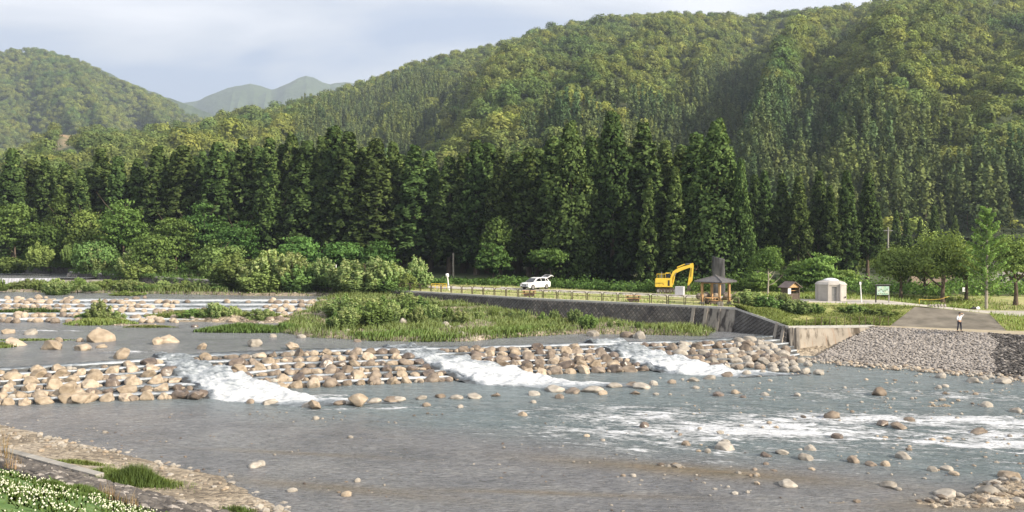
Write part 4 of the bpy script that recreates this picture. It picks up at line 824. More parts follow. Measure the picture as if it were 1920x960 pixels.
P = pts_in(-140, -22, 124, 190, 90000, lambda x, y: (bank_strip(x, y) > .06) * (y < EdgeY(x) - .1) * ((y < 148) | (x > -79)) * (.3 + .7 * patchy(x, y, .12)), bed); grass_obj('bank_grass', P, rng.uniform(.2, .75, len(P)) * np.where(P[:, 0] < -79, .55, 1) * (.5 + .9 * vn(P[:, 0] * .3, P[:, 1] * .5, 9)), .09, M['reed'], rng, 'yellow-green grass strip at the foot of the overgrown walls', .5)
for (cx, cy, rx, ry, n, hh, mm, lab) in [(462, 620, 5.2, 1.5, 9000, .9, 'lushgrass', 'flat islet of lush green grass in the middle water'), (385, 597, 7, 2.2, 9000, .9, 'grass', 'grassy shoal round the left willows at the upper steps'), (490, 598, 3.5, 1.4, 3500, .6, 'grass', 'grassy shoal right of the upper step willows'), (190, 606, 4, 2, 4500, .7, 'grass', 'grassy shoal round the lone left willow'), (60, 636, 4.5, .8, 1500, .25, 'grass', 'thin grass among stones at the left edge'), (280, 612, 3, .8, 1500, .35, 'grass', 'small grassy patch on stones in the middle water'), (0, 648, 1.5, 1.2, 1200, .5, 'grass', 'grass tuft at the left picture edge'), (60, 592, 5, 1.2, 2500, .6, 'shrub', 'weeds among the stones of the upper steps')]:
    x0, y0 = G(cx, cy, 1.7); P = np.stack([rng.normal(size=n) * rx * .5 + x0, rng.normal(size=n) * ry * .5 + y0], 1); P = P[((P[:, 0] - x0) / rx) ** 2 + ((P[:, 1] - y0) / ry) ** 2 < 1.1]
    z = np.maximum(bed(P[:, 0], P[:, 1]), level(P[:, 0], P[:, 1]) - .05); P = np.concatenate([P, z[:, None]], 1); e2 = ((P[:, 0] - x0) / rx) ** 2 + ((P[:, 1] - y0) / ry) ** 2
    grass_obj('islet_grass', P, rng.uniform(.5, 1, len(P)) * hh * (1.1 - .6 * e2), .07, M[mm], rng, lab, .5)
# terrace slopes
def on_strip(A, B, n, seed, pw=1.0):
    r_ = np.random.default_rng(seed); i = r_.uniform(0, len(A) - 1, n); t_ = r_.uniform(0, 1, n)[:, None]; k = np.arange(len(A)); f = lambda Q: np.stack([np.interp(i, k, Q[:, c]) for c in range(3)], 1); return f(A) * (1 - t_) + f(B) * t_
P = on_strip(sbL, stL, 22000, 5); hh = .08 + .6 * vn(P[:, 0] * .45, P[:, 1] * .6, 71) ** 2; grass_obj('slope_grass', P, hh * rng.uniform(.5, 1.2, len(P)), .05, M['grass'], rng, 'rough yellow-green grass on the slope above the concrete wall', 1.0)
P = on_strip(sbR, stR, 16000, 6); grass_obj('slope_grass', P, rng.uniform(.1, .5, len(P)), .05, M['grass'], rng, 'rough grass on the slope to the right of the ramp', .5)
# lawn fringe and rough ground on the plateau
P = pts_in(-30, 60, 88, 145, 50000, lambda x, y: (y > EdgeY(x) + .3) * (np.abs(y - ROAD(x)) > RW(x) * 1.0) * (y < ROAD(x) + RW(x) + 9) * (.15 + .5 * patchy(x, y, .3)), plat); grass_obj('lawn_grass', P, rng.uniform(.06, .28, len(P)), .07, M['grass'], rng, 'short dry lawn grass on the riverside ground', .5)
P = pts_in(14, 62, 100, 122, 26000, lambda x, y: (y > ROAD(x) + RW(x) + .2) * (.3 + .7 * patchy(x, y, .25)) * (y < 116), plat); grass_obj('verge_grass', P, rng.uniform(.15, .55, len(P)), .07, M['grass'], rng, 'rough grass between the gravel road and the trees', 1.0)
P = pts_in(-120, -24, 130, 200, 30000, lambda x, y: (y > EdgeY(x)) * (y < EdgeY(x) + 11) * (1 - .97 * ((np.abs(y - EdgeY(x) - 5.5) < 1.2) & (x < -38) & (x > -72))), plat); grass_obj('verge_grass', P, rng.uniform(.3, 1.1, len(P)), .14, M['shrub'], rng, 'green growth along the top of the overgrown walls', .5)
# undergrowth at the foot of the wood: low leafy mass
def under(x0, x1, fn, n, hlo, hhi, seed, m, label, per=26, leaf=.17):
    r_ = np.random.default_rng(seed); x = r_.uniform(x0, x1, n); y = fn(x, r_); z = plat(x, y); h = r_.uniform(hlo, hhi, n) * (.45 + 1.0 * vn(x * .16, y * .1, seed)); C = np.stack([x, y, z + h * .45], 1); link('undergrowth', leafmesh('undergrowth', [leafcloud(C, np.stack([h * .75, h * .6, h * .6], 1), per, leaf, r_, .5, .4)], M[m]), kind='stuff', label=label)
wf = lambda x: ROAD(x) + RW(x)
under(-30, 21, lambda x, r_: wf(x) + np.interp(x, [-30, 3, 22], [2.8, 3.4, 2.6]) + r_.uniform(0, 1, len(x)) ** 1.5 * 7, 650, .35, 1.7, 1, 'broad', 'low green bushes along the edge of the cedar wood')
under(-125, -28, lambda x, r_: EdgeY(x) + 9 + r_.uniform(0, 10, len(x)), 700, 1.2, 3.2, 2, 'broad', 'dense green undergrowth below the left trees')
under(20, 40, lambda x, r_: 119 + r_.uniform(0, 8, len(x)), 260, 1, 2.6, 3, 'broad', 'undergrowth behind monument and kiosk')
under(38, 75, lambda x, r_: 117 + r_.uniform(0, 10, len(x)), 380, .8, 2.6, 4, 'cherry', 'undergrowth below the right-hand trees')
under(-120, 90, lambda x, r_: np.interp(x, [-120, 20, 90], [212, 170, 150]) + r_.uniform(0, 25, len(x)), 900, 3, 7, 5, 'broad', 'dark undergrowth deep in the wood', 20, .5)
# overhanging creepers on left walls
def drape(x0, x1, n, seed, label, drop=1.5):
    r_ = np.random.default_rng(seed); x = r_.uniform(x0, x1, n); y = EdgeY(x) - .25 + r_.uniform(-.3, .5, n); z = plat(x, y) + .2 - drop * r_.uniform(0, 1, n) ** 1.6 * patchy(x, x * 0, .14, .25); link('wall_creepers', leafmesh('wall_creepers', [leafcloud(np.stack([x, y, z], 1), np.stack([.6 + 0 * x, .3 + 0 * x, .45 + 0 * x], 1), 26, .13, r_, .3, .4)], M['shrub']), kind='stuff', label=label)
drape(-120, -83, 260, 1, 'green creepers hanging over the far left wall', 1.3); drape(-82, -27, 420, 2, 'green creepers and brambles hanging over the middle wall', 2.3); drape(-27, -14, 50, 3, 'weeds hanging over the start of the river wall', .9)
# near bank: clover heads, tufts, dry stalks
x = rng.uniform(-34, 2, 60000); y = rng.uniform(15, 42, 60000); q = kq(x, y); k = (q > 4.0) & (rng.uniform(size=len(x)) < np.clip((q - 4.2) * .9, 0, 1) * np.clip((vn(x * .9, y * .9, 88) - .38) * 4, .08, 1)) & (y > 19 - .5 * (x + 20)) ; x, y, q = x[k], y[k], q[k]; z = bankz(q) + .10 * fbm(x * .5, y * .5, 4, 21) * sstep(3.3, 4.5, q) + .03
M['clover'] = mat('clover_flower', [(.50, .50, .34), (.72, .72, .60)], 9, 3, .9, 0); n_ = min(len(x), 7500)
V0, F0 = IC1[:, :] * [.032, .032, .03], IF1; oc = np.array([(1, 0, 0), (-1, 0, 0), (0, 1, 0), (0, -1, 0), (0, 0, 1), (0, 0, -1)]) * .026; of = np.array([(0, 2, 4), (2, 1, 4), (1, 3, 4), (3, 0, 4), (2, 0, 5), (1, 2, 5), (3, 1, 5), (0, 3, 5)])
Pc = np.stack([x, y, z + rng.uniform(.10, .2, len(x))], 1)[:n_]; link('clover_flowers', npmesh('clover_flowers', (Pc[:, None] + oc[None] * rng.uniform(.7, 1.3, (n_, 1, 1))).reshape(-1, 3), (of[None] + (np.arange(n_) * 6)[:, None, None]).reshape(-1, 3), [M['clover']]), kind='stuff', label='white clover heads covering the near grassy bank')
P = np.stack([x, y, z], 1); P = np.repeat(P, 2, 0) + rng.normal(size=(len(P) * 2, 3)) * [.15, .15, 0]; grass_obj('bank_clover_leaves', P, rng.uniform(.05, .17, len(P)), .05, M['lushgrass'], rng, 'low clover leaves and grass on the near bank', .9)
def tuft(px, py, n, sx, sy, hh, m, label, wd=.02, lean=.5, z=1.5):
    x0, y0 = G(px, py, z)
    for _ in range(8 if z != 0 else 0): z = .5 * z + .5 * float(bankz(kq(x0, y0))); x0, y0 = G(px, py, z)
    x = rng.normal(size=n) * sx + x0; y = rng.normal(size=n) * sy + y0; P = np.stack([x, y, bankz(kq(x, y))], 1); grass_obj('grass_tuft', P, rng.uniform(.5, 1, n) * hh * (.25 + .75 * np.exp(-((x - x0) / sx / 1.6) ** 2 - ((y - y0) / sy / 1.6) ** 2)), wd, M[m], rng, label, lean)
tuft(257, 905, 5200, .62, .42, 1.0, 'lushgrass', 'bushy green tuft on the beach side of the kerb'); tuft(205, 888, 1800, .5, .25, .45, 'grass', 'yellow-green tuft beside the low kerb'); tuft(150, 868, 1200, .7, .16, .3, 'grass', 'short weeds along the beach side of the kerb')
tuft(105, 925, 3200, .38, .3, .40, 'lushgrass', 'bright green tuft on the dark stones at the clover edge'); tuft(158, 930, 3200, .38, .3, .40, 'lushgrass', 'second bright green tuft on the dark stones')
tuft(290, 905, 900, .7, .4, .4, 'grass', 'thin tuft where beach stones begin'); tuft(450, 955, 500, .35, .25, .35, 'lushgrass', 'small tuft at the lower end of the bank stones'); tuft(653, 955, 120, .12, .1, .5, 'lushgrass', 'sprig of grass standing in the shallow water', z=0)
for i, (px, py, hh) in enumerate([(8, 865, 2.2), (30, 880, 1.0), (210, 945, 1.0), (245, 955, .9), (20, 885, .9), (195, 935, .8)]): tuft(px, py, 60, .16, .12, hh * .8, 'drygrass', ['tall dry pale stalks at the left picture edge', 'dry stalks just right of the left-edge stalks', 'dry straw-coloured stalks on the dark stones', 'reddish dry stalk right of the straw-coloured stalks', 'short dry stalks over the kerb end', 'sparse dry stalks left of the straw-coloured ones'][i], .012, .4, 1.0)
# ================================================================ RIVER WALL
def wall_mat(name, base, stain, sc_=(1, 1, .12), amt=.5, rust=False):
    m = bpy.data.materials.new(name); t, nn, ll, b = nodes(m); P = pos(nn); n1 = noise(nn, ll, P, .8, 9, .65); r = ramp(nn, [(.3, tuple(v * .8 for v in base)), (.7, tuple(min(1, v * 1.2) for v in base))]); ll.new(n1.outputs['Fac'], r.inputs[0])
    n2 = noise(nn, ll, mapped(nn, ll, P, sc_), 1.6, 6, .6, .2); mr = nn.new('ShaderNodeMapRange'); mr.inputs[1].default_value = 1 - amt - .06; mr.inputs[2].default_value = 1 - amt + .05; ll.new(n2.outputs['Fac'], mr.inputs[0]); c = mixc(nn, ll, mr.outputs[0], r.outputs[0], stain)
    if rust:
        n3 = noise(nn, ll, mapped(nn, ll, P, (1, 1, .15)), 2.3, 5, .6); m3 = nn.new('ShaderNodeMapRange'); m3.inputs[1].default_value = .55; m3.inputs[2].default_value = .68; ll.new(n3.outputs['Fac'], m3.inputs[0]); c = mixc(nn, ll, math_(nn, ll, 'MULTIPLY', m3.outputs[0], .55), c, (.30, .16, .08))
    ll.new(c, b.inputs['Base Color']); b.inputs['Roughness'].default_value = .9; bump(nn, ll, b, n1.outputs['Fac'], .4, .04); return m
M['wallconc'] = wall_mat('stained_concrete', (.37, .325, .27), (.09, .07, .05), sc_=(1, 1, .22), amt=.43, rust=True); M['buttress'] = wall_mat('buttress_concrete', (.27, .24, .205), (.05, .042, .038), amt=.46); M['darkwall'] = wall_mat('dark_wall_face', (.10, .088, .082), (.045, .04, .038), amt=.42)
M['coping'] = mat('coping_concrete', [(.40, .39, .36), (.52, .50, .47)], 2, 6, .9, .2)
def wall_run(pts, zt, zb, bat, root, blocks=True, mface='darkwall', bw=.52, cop=True, off=(0, 0, 0), seed=1, thick=.45):
    """battered wall along pts (x,y), its top following zt; blocks laid as diamonds stand proud of the face"""
    off = np.array(off); pts = np.array(pts, float); n = max(2, int(np.linalg.norm(pts[-1] - pts[0]) / 1.0)); d = np.concatenate([[0], np.cumsum(np.linalg.norm(np.diff(pts, axis=0), axis=1))]); s = np.linspace(0, d[-1], n)
    x = np.interp(s, d, pts[:, 0]); y = np.interp(s, d, pts[:, 1]); T = np.array([np.gradient(x), np.gradient(y)]).T; T = unit(T); Nn = np.stack([T[:, 1], -T[:, 0]], 1); Nn = Nn * np.where(Nn[:, 1] > 0, -1, 1)[:, None]
    zt_ = zt(x, y) if callable(zt) else np.interp(s, [0, d[-1]], zt); zb_ = np.full(n, zb) if np.isscalar(zb) else np.interp(s, [0, d[-1]], zb)
    def row(o, z): return np.stack([x + Nn[:, 0] * o, y + Nn[:, 1] * o, z], 1)
    H = zt_ - zb_; V = np.concatenate([row(-thick, zt_ - .02), row(0, zt_ - .02), row(bat * .5 * H / H.max(), (zt_ + zb_) / 2), row(bat * H / H.max(), zb_)]) - off
    link('wall_face', npmesh('wall_face', V, gridf(n, 4), [M[mface]], False), root)
    if cop:
        V = np.concatenate([row(.06, zt_ - .16), row(.06, zt_ + .05), row(-thick, zt_ + .05), row(-thick, zt_ - .2)]) - off; link('coping', npmesh('coping', V, gridf(n, 4), [M['coping']]), root)
    if blocks:
        r_ = np.random.default_rng(seed); hb = bw * .5; rows = int((H.max() * 1.1) / hb); A = []; k = np.arange(n)
        for j in range(rows):
            ss = np.arange((j % 2) * bw / 2 + bw * .5, d[-1] - bw * .3, bw); z_ = .3 + j * hb; xx = np.interp(ss, s, x); yy = np.interp(ss, s, y); nx_ = np.interp(ss, s, Nn[:, 0]); ny_ = np.interp(ss, s, Nn[:, 1]); zz = np.interp(ss, s, zt_); hh = np.interp(ss, s, H); kz = z_ < hh - .05; f = z_ / H.max() * bat
            A.append(np.stack([xx + nx_ * (f + .02), yy + ny_ * (f + .02), zz - z_, nx_, ny_], 1)[kz])
        A = np.concatenate(A); m_ = len(A); Np = np.stack([A[:, 3], A[:, 4], np.full(m_, bat / H.max())], 1); Np = unit(Np); Tp = unit(np.cross(Np, [0, 0, 1.])); Up = np.cross(Tp, Np); c = A[:, :3] - off
        g = bw * .45; pr = r_.uniform(.02, .09 * bw / .52, m_)[:, None]; hw = .36 * bw; V = np.stack([c - Tp * g, c - Up * g, c + Tp * g, c + Up * g, c - Tp * hw * .9 + Np * pr, c - Up * hw * .9 + Np * pr, c + Tp * hw * .9 + Np * pr, c + Up * hw * .9 + Np * pr], 1)
        q = np.array([(4, 5, 6, 7), (0, 1, 5, 4), (1, 2, 6, 5), (2, 3, 7, 6), (3, 0, 4, 7)]); Fs = (q[None] + (np.arange(m_) * 8)[:, None, None]).reshape(-1, 4)
        link('block', npmesh('block', V.reshape(-1, 3), Fs, [M['masonry']]), root, kind='stuff')
def butt(root, x, y, n, zt, zb, w_=1.6, off=(0, 0, 0), m='buttress', bat=.9):
    """pale concrete pilaster splitting two panels of masonry"""
    n = np.array(n) / np.linalg.norm(n); t_ = np.array([n[1], -n[0]]); o = np.array([x, y]); V = []
    for z, p, ww in ((zt, .12, w_), (zb, bat + .15, w_ * 1.15)):
        for a, b_ in ((-1, -.6), (1, -.6), (1, p), (-1, p)): q = o + t_ * a * ww / 2 + n * b_; V.append((q[0] - off[0], q[1] - off[1], z - off[2]))
    mb = MB(); mb.add(V, [(0, 1, 2, 3), (7, 6, 5, 4), (0, 4, 5, 1), (1, 5, 6, 2), (2, 6, 7, 3), (3, 7, 4, 0)]); mb.build('pilaster', M[m], root)
O = (0, 105, 3); rw = empty('river_wall', O, 0, 'long dark masonry river wall with pale coping below the railing', 'wall')
ptop = lambda x, y: plat(x, y) + .02
wall_run([(-25, 131), (-11.6, 120), (2.5, 106), (20.2, 92.7)], ptop, 1.2, .85, rw, True, off=O, seed=3)
wall_run([(20.2, 92.7), (22.9, 90.6)], ptop, 1.0, .9, rw, False, 'buttress', off=O, seed=4)
for f in (0, .33, .66): 
    x = 19.2 + f * 3.4; y = 93.4 - f * 2.7; butt(rw, x, y, (-.62, -.78), 3.9, .9, .35, O)
butt(rw, 22.2, 91.3, (-.62, -.78), 3.92, .9, 1.1, O, 'wallconc')
O = (25, 88, 2); ww = empty('wing_wall', O, 0, 'grey masonry wing wall falling from the river wall corner to the terrace', 'wall')
wall_run([(22.9, 90.6), (26.7, 85.6)], [4.02, 2.58], [.7, -.3], .8, ww, True, off=O, seed=6, bw=.42)
for f in (.80, .93): butt(ww, 22.9 + 3.8 * f, 90.6 - 5 * f, (-.8, -.6), 4.0 - 1.45 * f, .6 - .8 * f, .30, O)
O = (31, 86, 1); cw = empty('terrace_wall', O, 0, 'pale stained concrete wall below the terrace, with dark run marks', 'wall')
wall_run([(26.7, 85.6), (28.1, 85.8), (35.6, 86.95)], [2.58, 2.54], [-.5, -.3], .5, cw, False, 'wallconc', off=O)
for x in (27.0, 27.6): butt(cw, x, 85.55 + (x - 27) * .1, (-.15, -1), 2.5, -.4, .28, O, 'buttress', .55)
O = (-55, 148, 4); lw = empty('river_wall', O, 0, 'dark overgrown wall along the upper river behind the shrubs', 'wall')
wall_run([(-83, 166.5), (-54, 148.5), (-25, 131)], ptop, 1.8, .8, lw, True, off=O, seed=9, bw=.7)
butt(lw, -26.5, 131.9, (-.5, -.85), 4.1, 1.6, 2.4, O); butt(lw, -60.3, 152.4, (-.5, -.85), 4.6, 2.2, 1.0, O); butt(lw, -82, 165.9, (-.5, -.85), 5, 2.2, 3.4, O)
O = (-98, 184, 4); fw = empty('river_wall', O, 0, 'far left wall running behind the small low weir', 'wall'); wall_run([(-150, 205), (-112, 190), (-84.5, 181)], ptop, 2.4, .9, fw, True, off=O, seed=10, bw=.8); wall_run([(-84.5, 181), (-83, 166.5)], ptop, 2.2, .5, fw, False, 'buttress', off=O)
# far low weir with a curtain of falling water
fr = empty('far_weir', (-100, 158.4, 3), 0, 'low straight weir with a thin pale curtain of water at the far left', 'weir')
xs = np.linspace(-150, -81, 200); zt = 4.33; rows = [(159.2, zt), (158.45, zt), (158.3, zt - .12), (158.05, zt - .9), (157.8, 2.7)]; V = np.concatenate([np.stack([xs, np.full(200, y) + .03 * fbm(xs * 2, xs * 0, 2, 4), np.full(200, z)], 1) for y, z in rows]) - [-100, 158.4, 3]; xx = np.tile(xs, 5)
M['curtain'] = mat('falling_water_curtain', [(.20, .20, .215), (.38, .38, .41), (.55, .56, .60)], 1.0, 6, .4, .4, .05, scl=(3.5, 1, .25)); link('water_curtain', npmesh('water_curtain', V, gridf(200, 5), [M['curtain']], True), fr)
mb = MB(); mb.box((15, .9, -.4), (70, .9, 2.9)); mb.build('sill', M['concrete'], fr)

# ================================================================ RAILINGS
hp = MB()
def hoop(L_, h):
    mb = MB(); r = .048; a = .16; x = L_ / 2 - .07
    mb.tube([(-x, 0, 0), (-x, 0, h - a), (-x + .05, 0, h - .04), (-x + a, 0, h), (x - a, 0, h), (x - .05, 0, h - .04), (x, 0, h - a), (x, 0, 0)], r, 8); mb.tube([(-x, 0, h * .55), (x, 0, h * .55)], .03, 6); return mb.mesh('hoop', M['rail'])
hm = hoop(2.0, .98); RP = resamp([(-24, 130.6, 0), (-11.2, 120.2, 0), (2.8, 106.3, 0), (23.2, 90.9, 0)], 400); d = np.concatenate([[0], np.cumsum(np.linalg.norm(np.diff(RP, axis=0), axis=1))]); rl = empty('pipe_railing', (0, 108, 4), 0, 'brown pipe railing of separate hoops along the top of the river wall', 'railing'); s = 1.0
while s < d[-1] - .5:
    x = np.interp(s, d, RP[:, 0]); y = np.interp(s, d, RP[:, 1]); x2 = np.interp(s + .5, d, RP[:, 0]); y2 = np.interp(s + .5, d, RP[:, 1]); a = math.atan2(y2 - y, x2 - x); link('hoop', hm, rl, (x + .25, y + .25 - 108, float(plat(x, y)) - 4 + .03), (0, 0, a)); s += 2.06
# thin wire fence on the terrace edge
wf_ = empty('wire_fence', (31, 86.6, 2.5), 0, 'thin dark post and wire fence on the edge above the concrete wall', 'fence'); pm = MB().box((0, 0, .5), (.05, .05, .9)).mesh('post', M['rail'])
for i in range(12): link('post', pm, wf_, (-2.4 + .76 * i + (.12 if i % 2 else 0), -.6 + .115 * i, 0))
for z in (.45, .92): MB().tube([(-2.4, -.6, z), (6.1, .68, z)], .010, 5).build('wire', M['rail'], wf_)

# ================================================================ GAZEBO
def gz(px, py, z=4): return G(px, py, z)
gx, gy = XA(1342, 96.5), 96.5; zg = float(plat(gx, gy)); g = empty('gazebo', (gx, gy, zg), R(48), 'open gazebo with dark hipped roof on warm timber posts by the river wall', 'shelter')
a = 1.66; zt = 2.5; mb = MB(); mb.add([(-a, -a, zt - .1), (a, -a, zt - .1), (a, a, zt - .1), (-a, a, zt - .1), (-a, -a, zt), (a, -a, zt), (a, a, zt), (-a, a, zt), (0, 0, 3.1)], [(3, 2, 1, 0), (0, 1, 5, 4), (1, 2, 6, 5), (2, 3, 7, 6), (3, 0, 4, 7), (4, 5, 8), (5, 6, 8), (6, 7, 8), (7, 4, 8)]); ro = mb.build('roof', M['slate'], g)
mb = MB(); 
for sx, sy in ((1, 1), (1, -1), (-1, 1), (-1, -1)): mb.tube([(sx * a, sy * a, zt + .03), (0, 0, 3.12)], .05, 6)
mb.lathe([(.14, 3.06), (.12, 3.16), (.02, 3.24)], 8); mb.build('ridge_cap', M['slate'], ro)
pmesh = MB().box((0, 0, 1.25), (.22, .22, 2.5)).mesh('post', M['wood']); bmesh_ = MB().box((0, 0, .17), (.36, .36, .34)).mesh('post_base', M['concrete'])
for sx, sy in ((1, 1), (1, -1), (-1, 1), (-1, -1)): p_ = link('post', pmesh, g, (sx * 1.05, sy * 1.05, .05)); link('post_base', bmesh_, p_, (0, 0, -.1))
bm_ = MB().box((0, 0, 0), (2.3, .14, .2)).mesh('beam', M['wood']); 
for i in range(4): link('beam', bm_, g, (1.05 * math.cos(i * math.pi / 2), 1.05 * math.sin(i * math.pi / 2), 2.38 + .01 * (i % 2)), (0, 0, i * math.pi / 2 + math.pi / 2))
def bench_table(nm, loc, rz, label, cat, group=None, mt='wood', sc_=1.0):
    e_ = empty(nm, loc, rz, label, cat, group)
    for i in range(3): MB().box((0, -.26 + .26 * i, .7), (1.7, .24, .06)).build('plank', M[mt], e_)
    for s_ in (-1, 1):
        MB().box((s_ * .6, 0, .34), (.14, .5, .66)).build('leg', M['darkwood'], e_); MB().box((0, s_ * .72, .42), (1.7, .28, .06)).build('seat', M[mt], e_); MB().box((0, s_ * .72, .2), (1.2, .12, .38)).build('seat_support', M['darkwood'], e_)
    return e_
bench_table('picnic_table', (gx - .3, gy + .1, zg), R(12), 'timber table with bench seats inside the gazebo', 'table')
x, y = G(992, 556, 4.0); bench_table('picnic_table', (x, y + .3, float(plat(x, y))), R(-5), 'low timber picnic table on the lawn behind the railing, below the white car', 'table')
x, y = G(1188, 566, 4.0); bench_table('picnic_table', (x, y + .3, float(plat(x, y))), R(-10), 'low timber picnic table on the lawn left of the excavator', 'table')
MB().box((0, 0, .25), (.5, .4, .5)).build('stone_block', M['concrete'], loc=(gx - .3, gy - 3.6, 4.02), label='small square concrete block on the wall edge before the gazebo', cat='block', bevel=.03)

# ================================================================ STONE MONUMENT
mx_, my_ = XA(1347, 104), 104.0; zb = float(plat(mx_, my_)); e_ = empty('stone_monument', (mx_, my_, zb), R(-12), 'tall dark rough stone slab monument on a mound of rocks behind the gazebo', 'monument')
r_ = np.random.default_rng(4); hm_ = ZA(483, 104) - zb; nu, nv = 26, 40; th = np.linspace(0, 2 * math.pi, nu, endpoint=False); V = []
for j in range(nv):
    z = .6 + (hm_ - .6) * j / (nv - 1); w_ = .84 - .10 * j / nv; dth = .30
    for t_ in th:
        c, s = math.cos(t_), math.sin(t_); k = 1 / max(abs(c), abs(s)) ** .85; zz = z - (.32 * c * k * (1 if j > nv - 4 else 0) * .5 if j > nv - 4 else 0); V.append((w_ * c * k * .95, dth * s * k, zz))
V = np.array(V); V[:, :2] *= (1 + .10 * fbm(V[:, 0] * 3 + V[:, 1] * 5, V[:, 2] * .7, 4, 3))[:, None]; V[:, 0] += .05 * fbm(V[:, 2], V[:, 2] * 0, 3, 6)
idx = np.arange(nu); Fs = np.concatenate([np.stack([j * nu + idx, j * nu + (idx + 1) % nu, (j + 1) * nu + (idx + 1) % nu, (j + 1) * nu + idx], 1) for j in range(nv - 1)]); tp = len(V); V = np.vstack([V, [[0, 0, hm_ - .02]]]); cap = np.stack([(nv - 1) * nu + idx, (nv - 1) * nu + (idx + 1) % nu, np.full(nu, tp)], 1)
link('slab', npmesh('slab', V, [Fs, cap], [M['monument']], True), e_); mb = MB().box((0, -.42, 2.6), (.5, .05, 2.6)); 
k = 0
for i in range(22):
    a_ = i * .9; rr = 1.0 + .9 * ((i * 37) % 10) / 10; me = BOULD['greyrock'][i % 8]; b_ = link('rock', me, e_, (rr * math.cos(a_) * 1.25, rr * math.sin(a_) * .8, .25 + .25 * ((i * 13) % 5) / 5)); b_.scale = (.55, .45, .5 - .1 * (rr - 1)); b_.rotation_euler = (i, i * .7, i * 2)

# ================================================================ KIOSK, ROUND HUT, MAP BOARD
kx, ky = XA(1482, 101), 101.0; zk = float(plat(kx, ky)); k_ = empty('wooden_kiosk', (kx, ky, zk), R(24), 'small dark wooden kiosk with a brown gabled roof and open front', 'hut')
W_, D_, Hh = 1.55, 1.25, 1.62
MB().box((0, -D_ / 2, .48), (W_, .06, .96)).build('front_panel', M['darkwood'], k_)
mb = MB(); mb.box((-W_ / 2, 0, Hh / 2), (.06, D_, Hh)); mb.box((0, D_ / 2, Hh / 2), (W_, .06, Hh)); mb.build('wall', M['darkwood'], k_)
for i in range(8): MB().box((W_ / 2 + (.012 if i % 2 else 0), 0, .1 + .2 * i), (.05, D_ + .04, .185)).build('board', M['palelitwood'], k_)  # right wall boards in paler timber: sunlight on this side painted in
for s_ in (-1, 1): MB().box((s_ * (W_ / 2 - .05), -D_ / 2 - .02, Hh / 2), (.1, .1, Hh)).build('corner_post', M['darkwood'], k_)
mb = MB(); mb.prism([(-W_ / 2 - .03, Hh), (W_ / 2 + .03, Hh), (0, Hh + .52)], 'y', -D_ / 2 - .01, D_ / 2 + .02); mb.build('gable', M['wood'], k_)
for s_ in (-1, 1): MB().box((s_ * .52, 0, Hh + .30), (1.25, D_ + .5, .07), ry=s_ * R(32)).build('roof_pitch', M['brownroof'], k_)
MB().tube([(0, -D_ / 2 - .28, Hh + .63), (0, D_ / 2 + .28, Hh + .63)], .06, 6).build('ridge', M['brownroof'], k_)
MB().box((0, -.1, 1.25), (W_ - .2, .5, .05)).build('shelf', M['wood'], k_)
MB().box((-W_ / 2 + .02, -D_ / 2 - .10, 1.22), (.42, .03, .62)).build('notice', M['paper'], k_)
hx, hy = XA(1558, 103), 103.0; zh = float(plat(hx, hy)); h_ = empty('round_hut', (hx, hy, zh), R(-6), 'round faceted concrete hut with a pale domed cap and dark doorway', 'hut'); h_.scale = (.9, .9, .97)
n = 8; Rr_ = 1.85; 
def pang(i): return math.pi / 8 + i * math.pi / 4 - math.pi / 2
for i in range(n):
    a0, a1 = pang(i - 1), pang(i); p0 = Vector((Rr_ * math.cos(a0), Rr_ * math.sin(a0), 0)); p1 = Vector((Rr_ * math.cos(a1), Rr_ * math.sin(a1), 0)); mid = (p0 + p1) / 2; ang = math.atan2(p1.y - p0.y, p1.x - p0.x); L_ = (p1 - p0).length
    mt = M['paleconcrete']; hgt = 1.92
    if i == 0:
        d0 = (p1 - p0).normalized()
        for s_ in (-1, 1): q = mid + d0 * s_ * L_ * .36; MB().box((q.x, q.y, hgt / 2), (L_ * .28, .16, hgt), rz=ang).build('wall_panel', mt, h_)
        MB().box((mid.x, mid.y, 1.82), (L_ * .46, .15, .22), rz=ang).build('lintel', mt, h_); MB().box((mid.x, mid.y + .1, .86), (L_ * .44, .06, 1.7), rz=ang).build('door', M['steel'], h_)
    else: MB().box((mid.x, mid.y, hgt / 2), (L_ * .985, .16, hgt), rz=ang).build('wall_panel', mt, h_)
MB().box((1.52, -1.22, .45), (.16, .1, .2), rz=R(45)).build('vent', M['black'], h_)
mb = MB(); mb.lathe([(1.98, 1.86), (2.0, 1.95), (1.72, 2.22), (1.0, 2.42)], 8); o = mb.build('roof', M['paleconcrete'], h_); o.rotation_euler = (0, 0, R(22.5))
for p in o.data.polygons: p.use_smooth = False
MB().lathe([(1.0, 2.38), (.97, 2.46), (.72, 2.58), (.4, 2.66), (.08, 2.69)], 16).build('dome_cap', M['white'], h_)
for s_ in (-1, 1): MB().box((s_ * .74, -1.80, 1.0), (.16, .34, 2.1)).build('fin', M['paleconcrete'], h_)
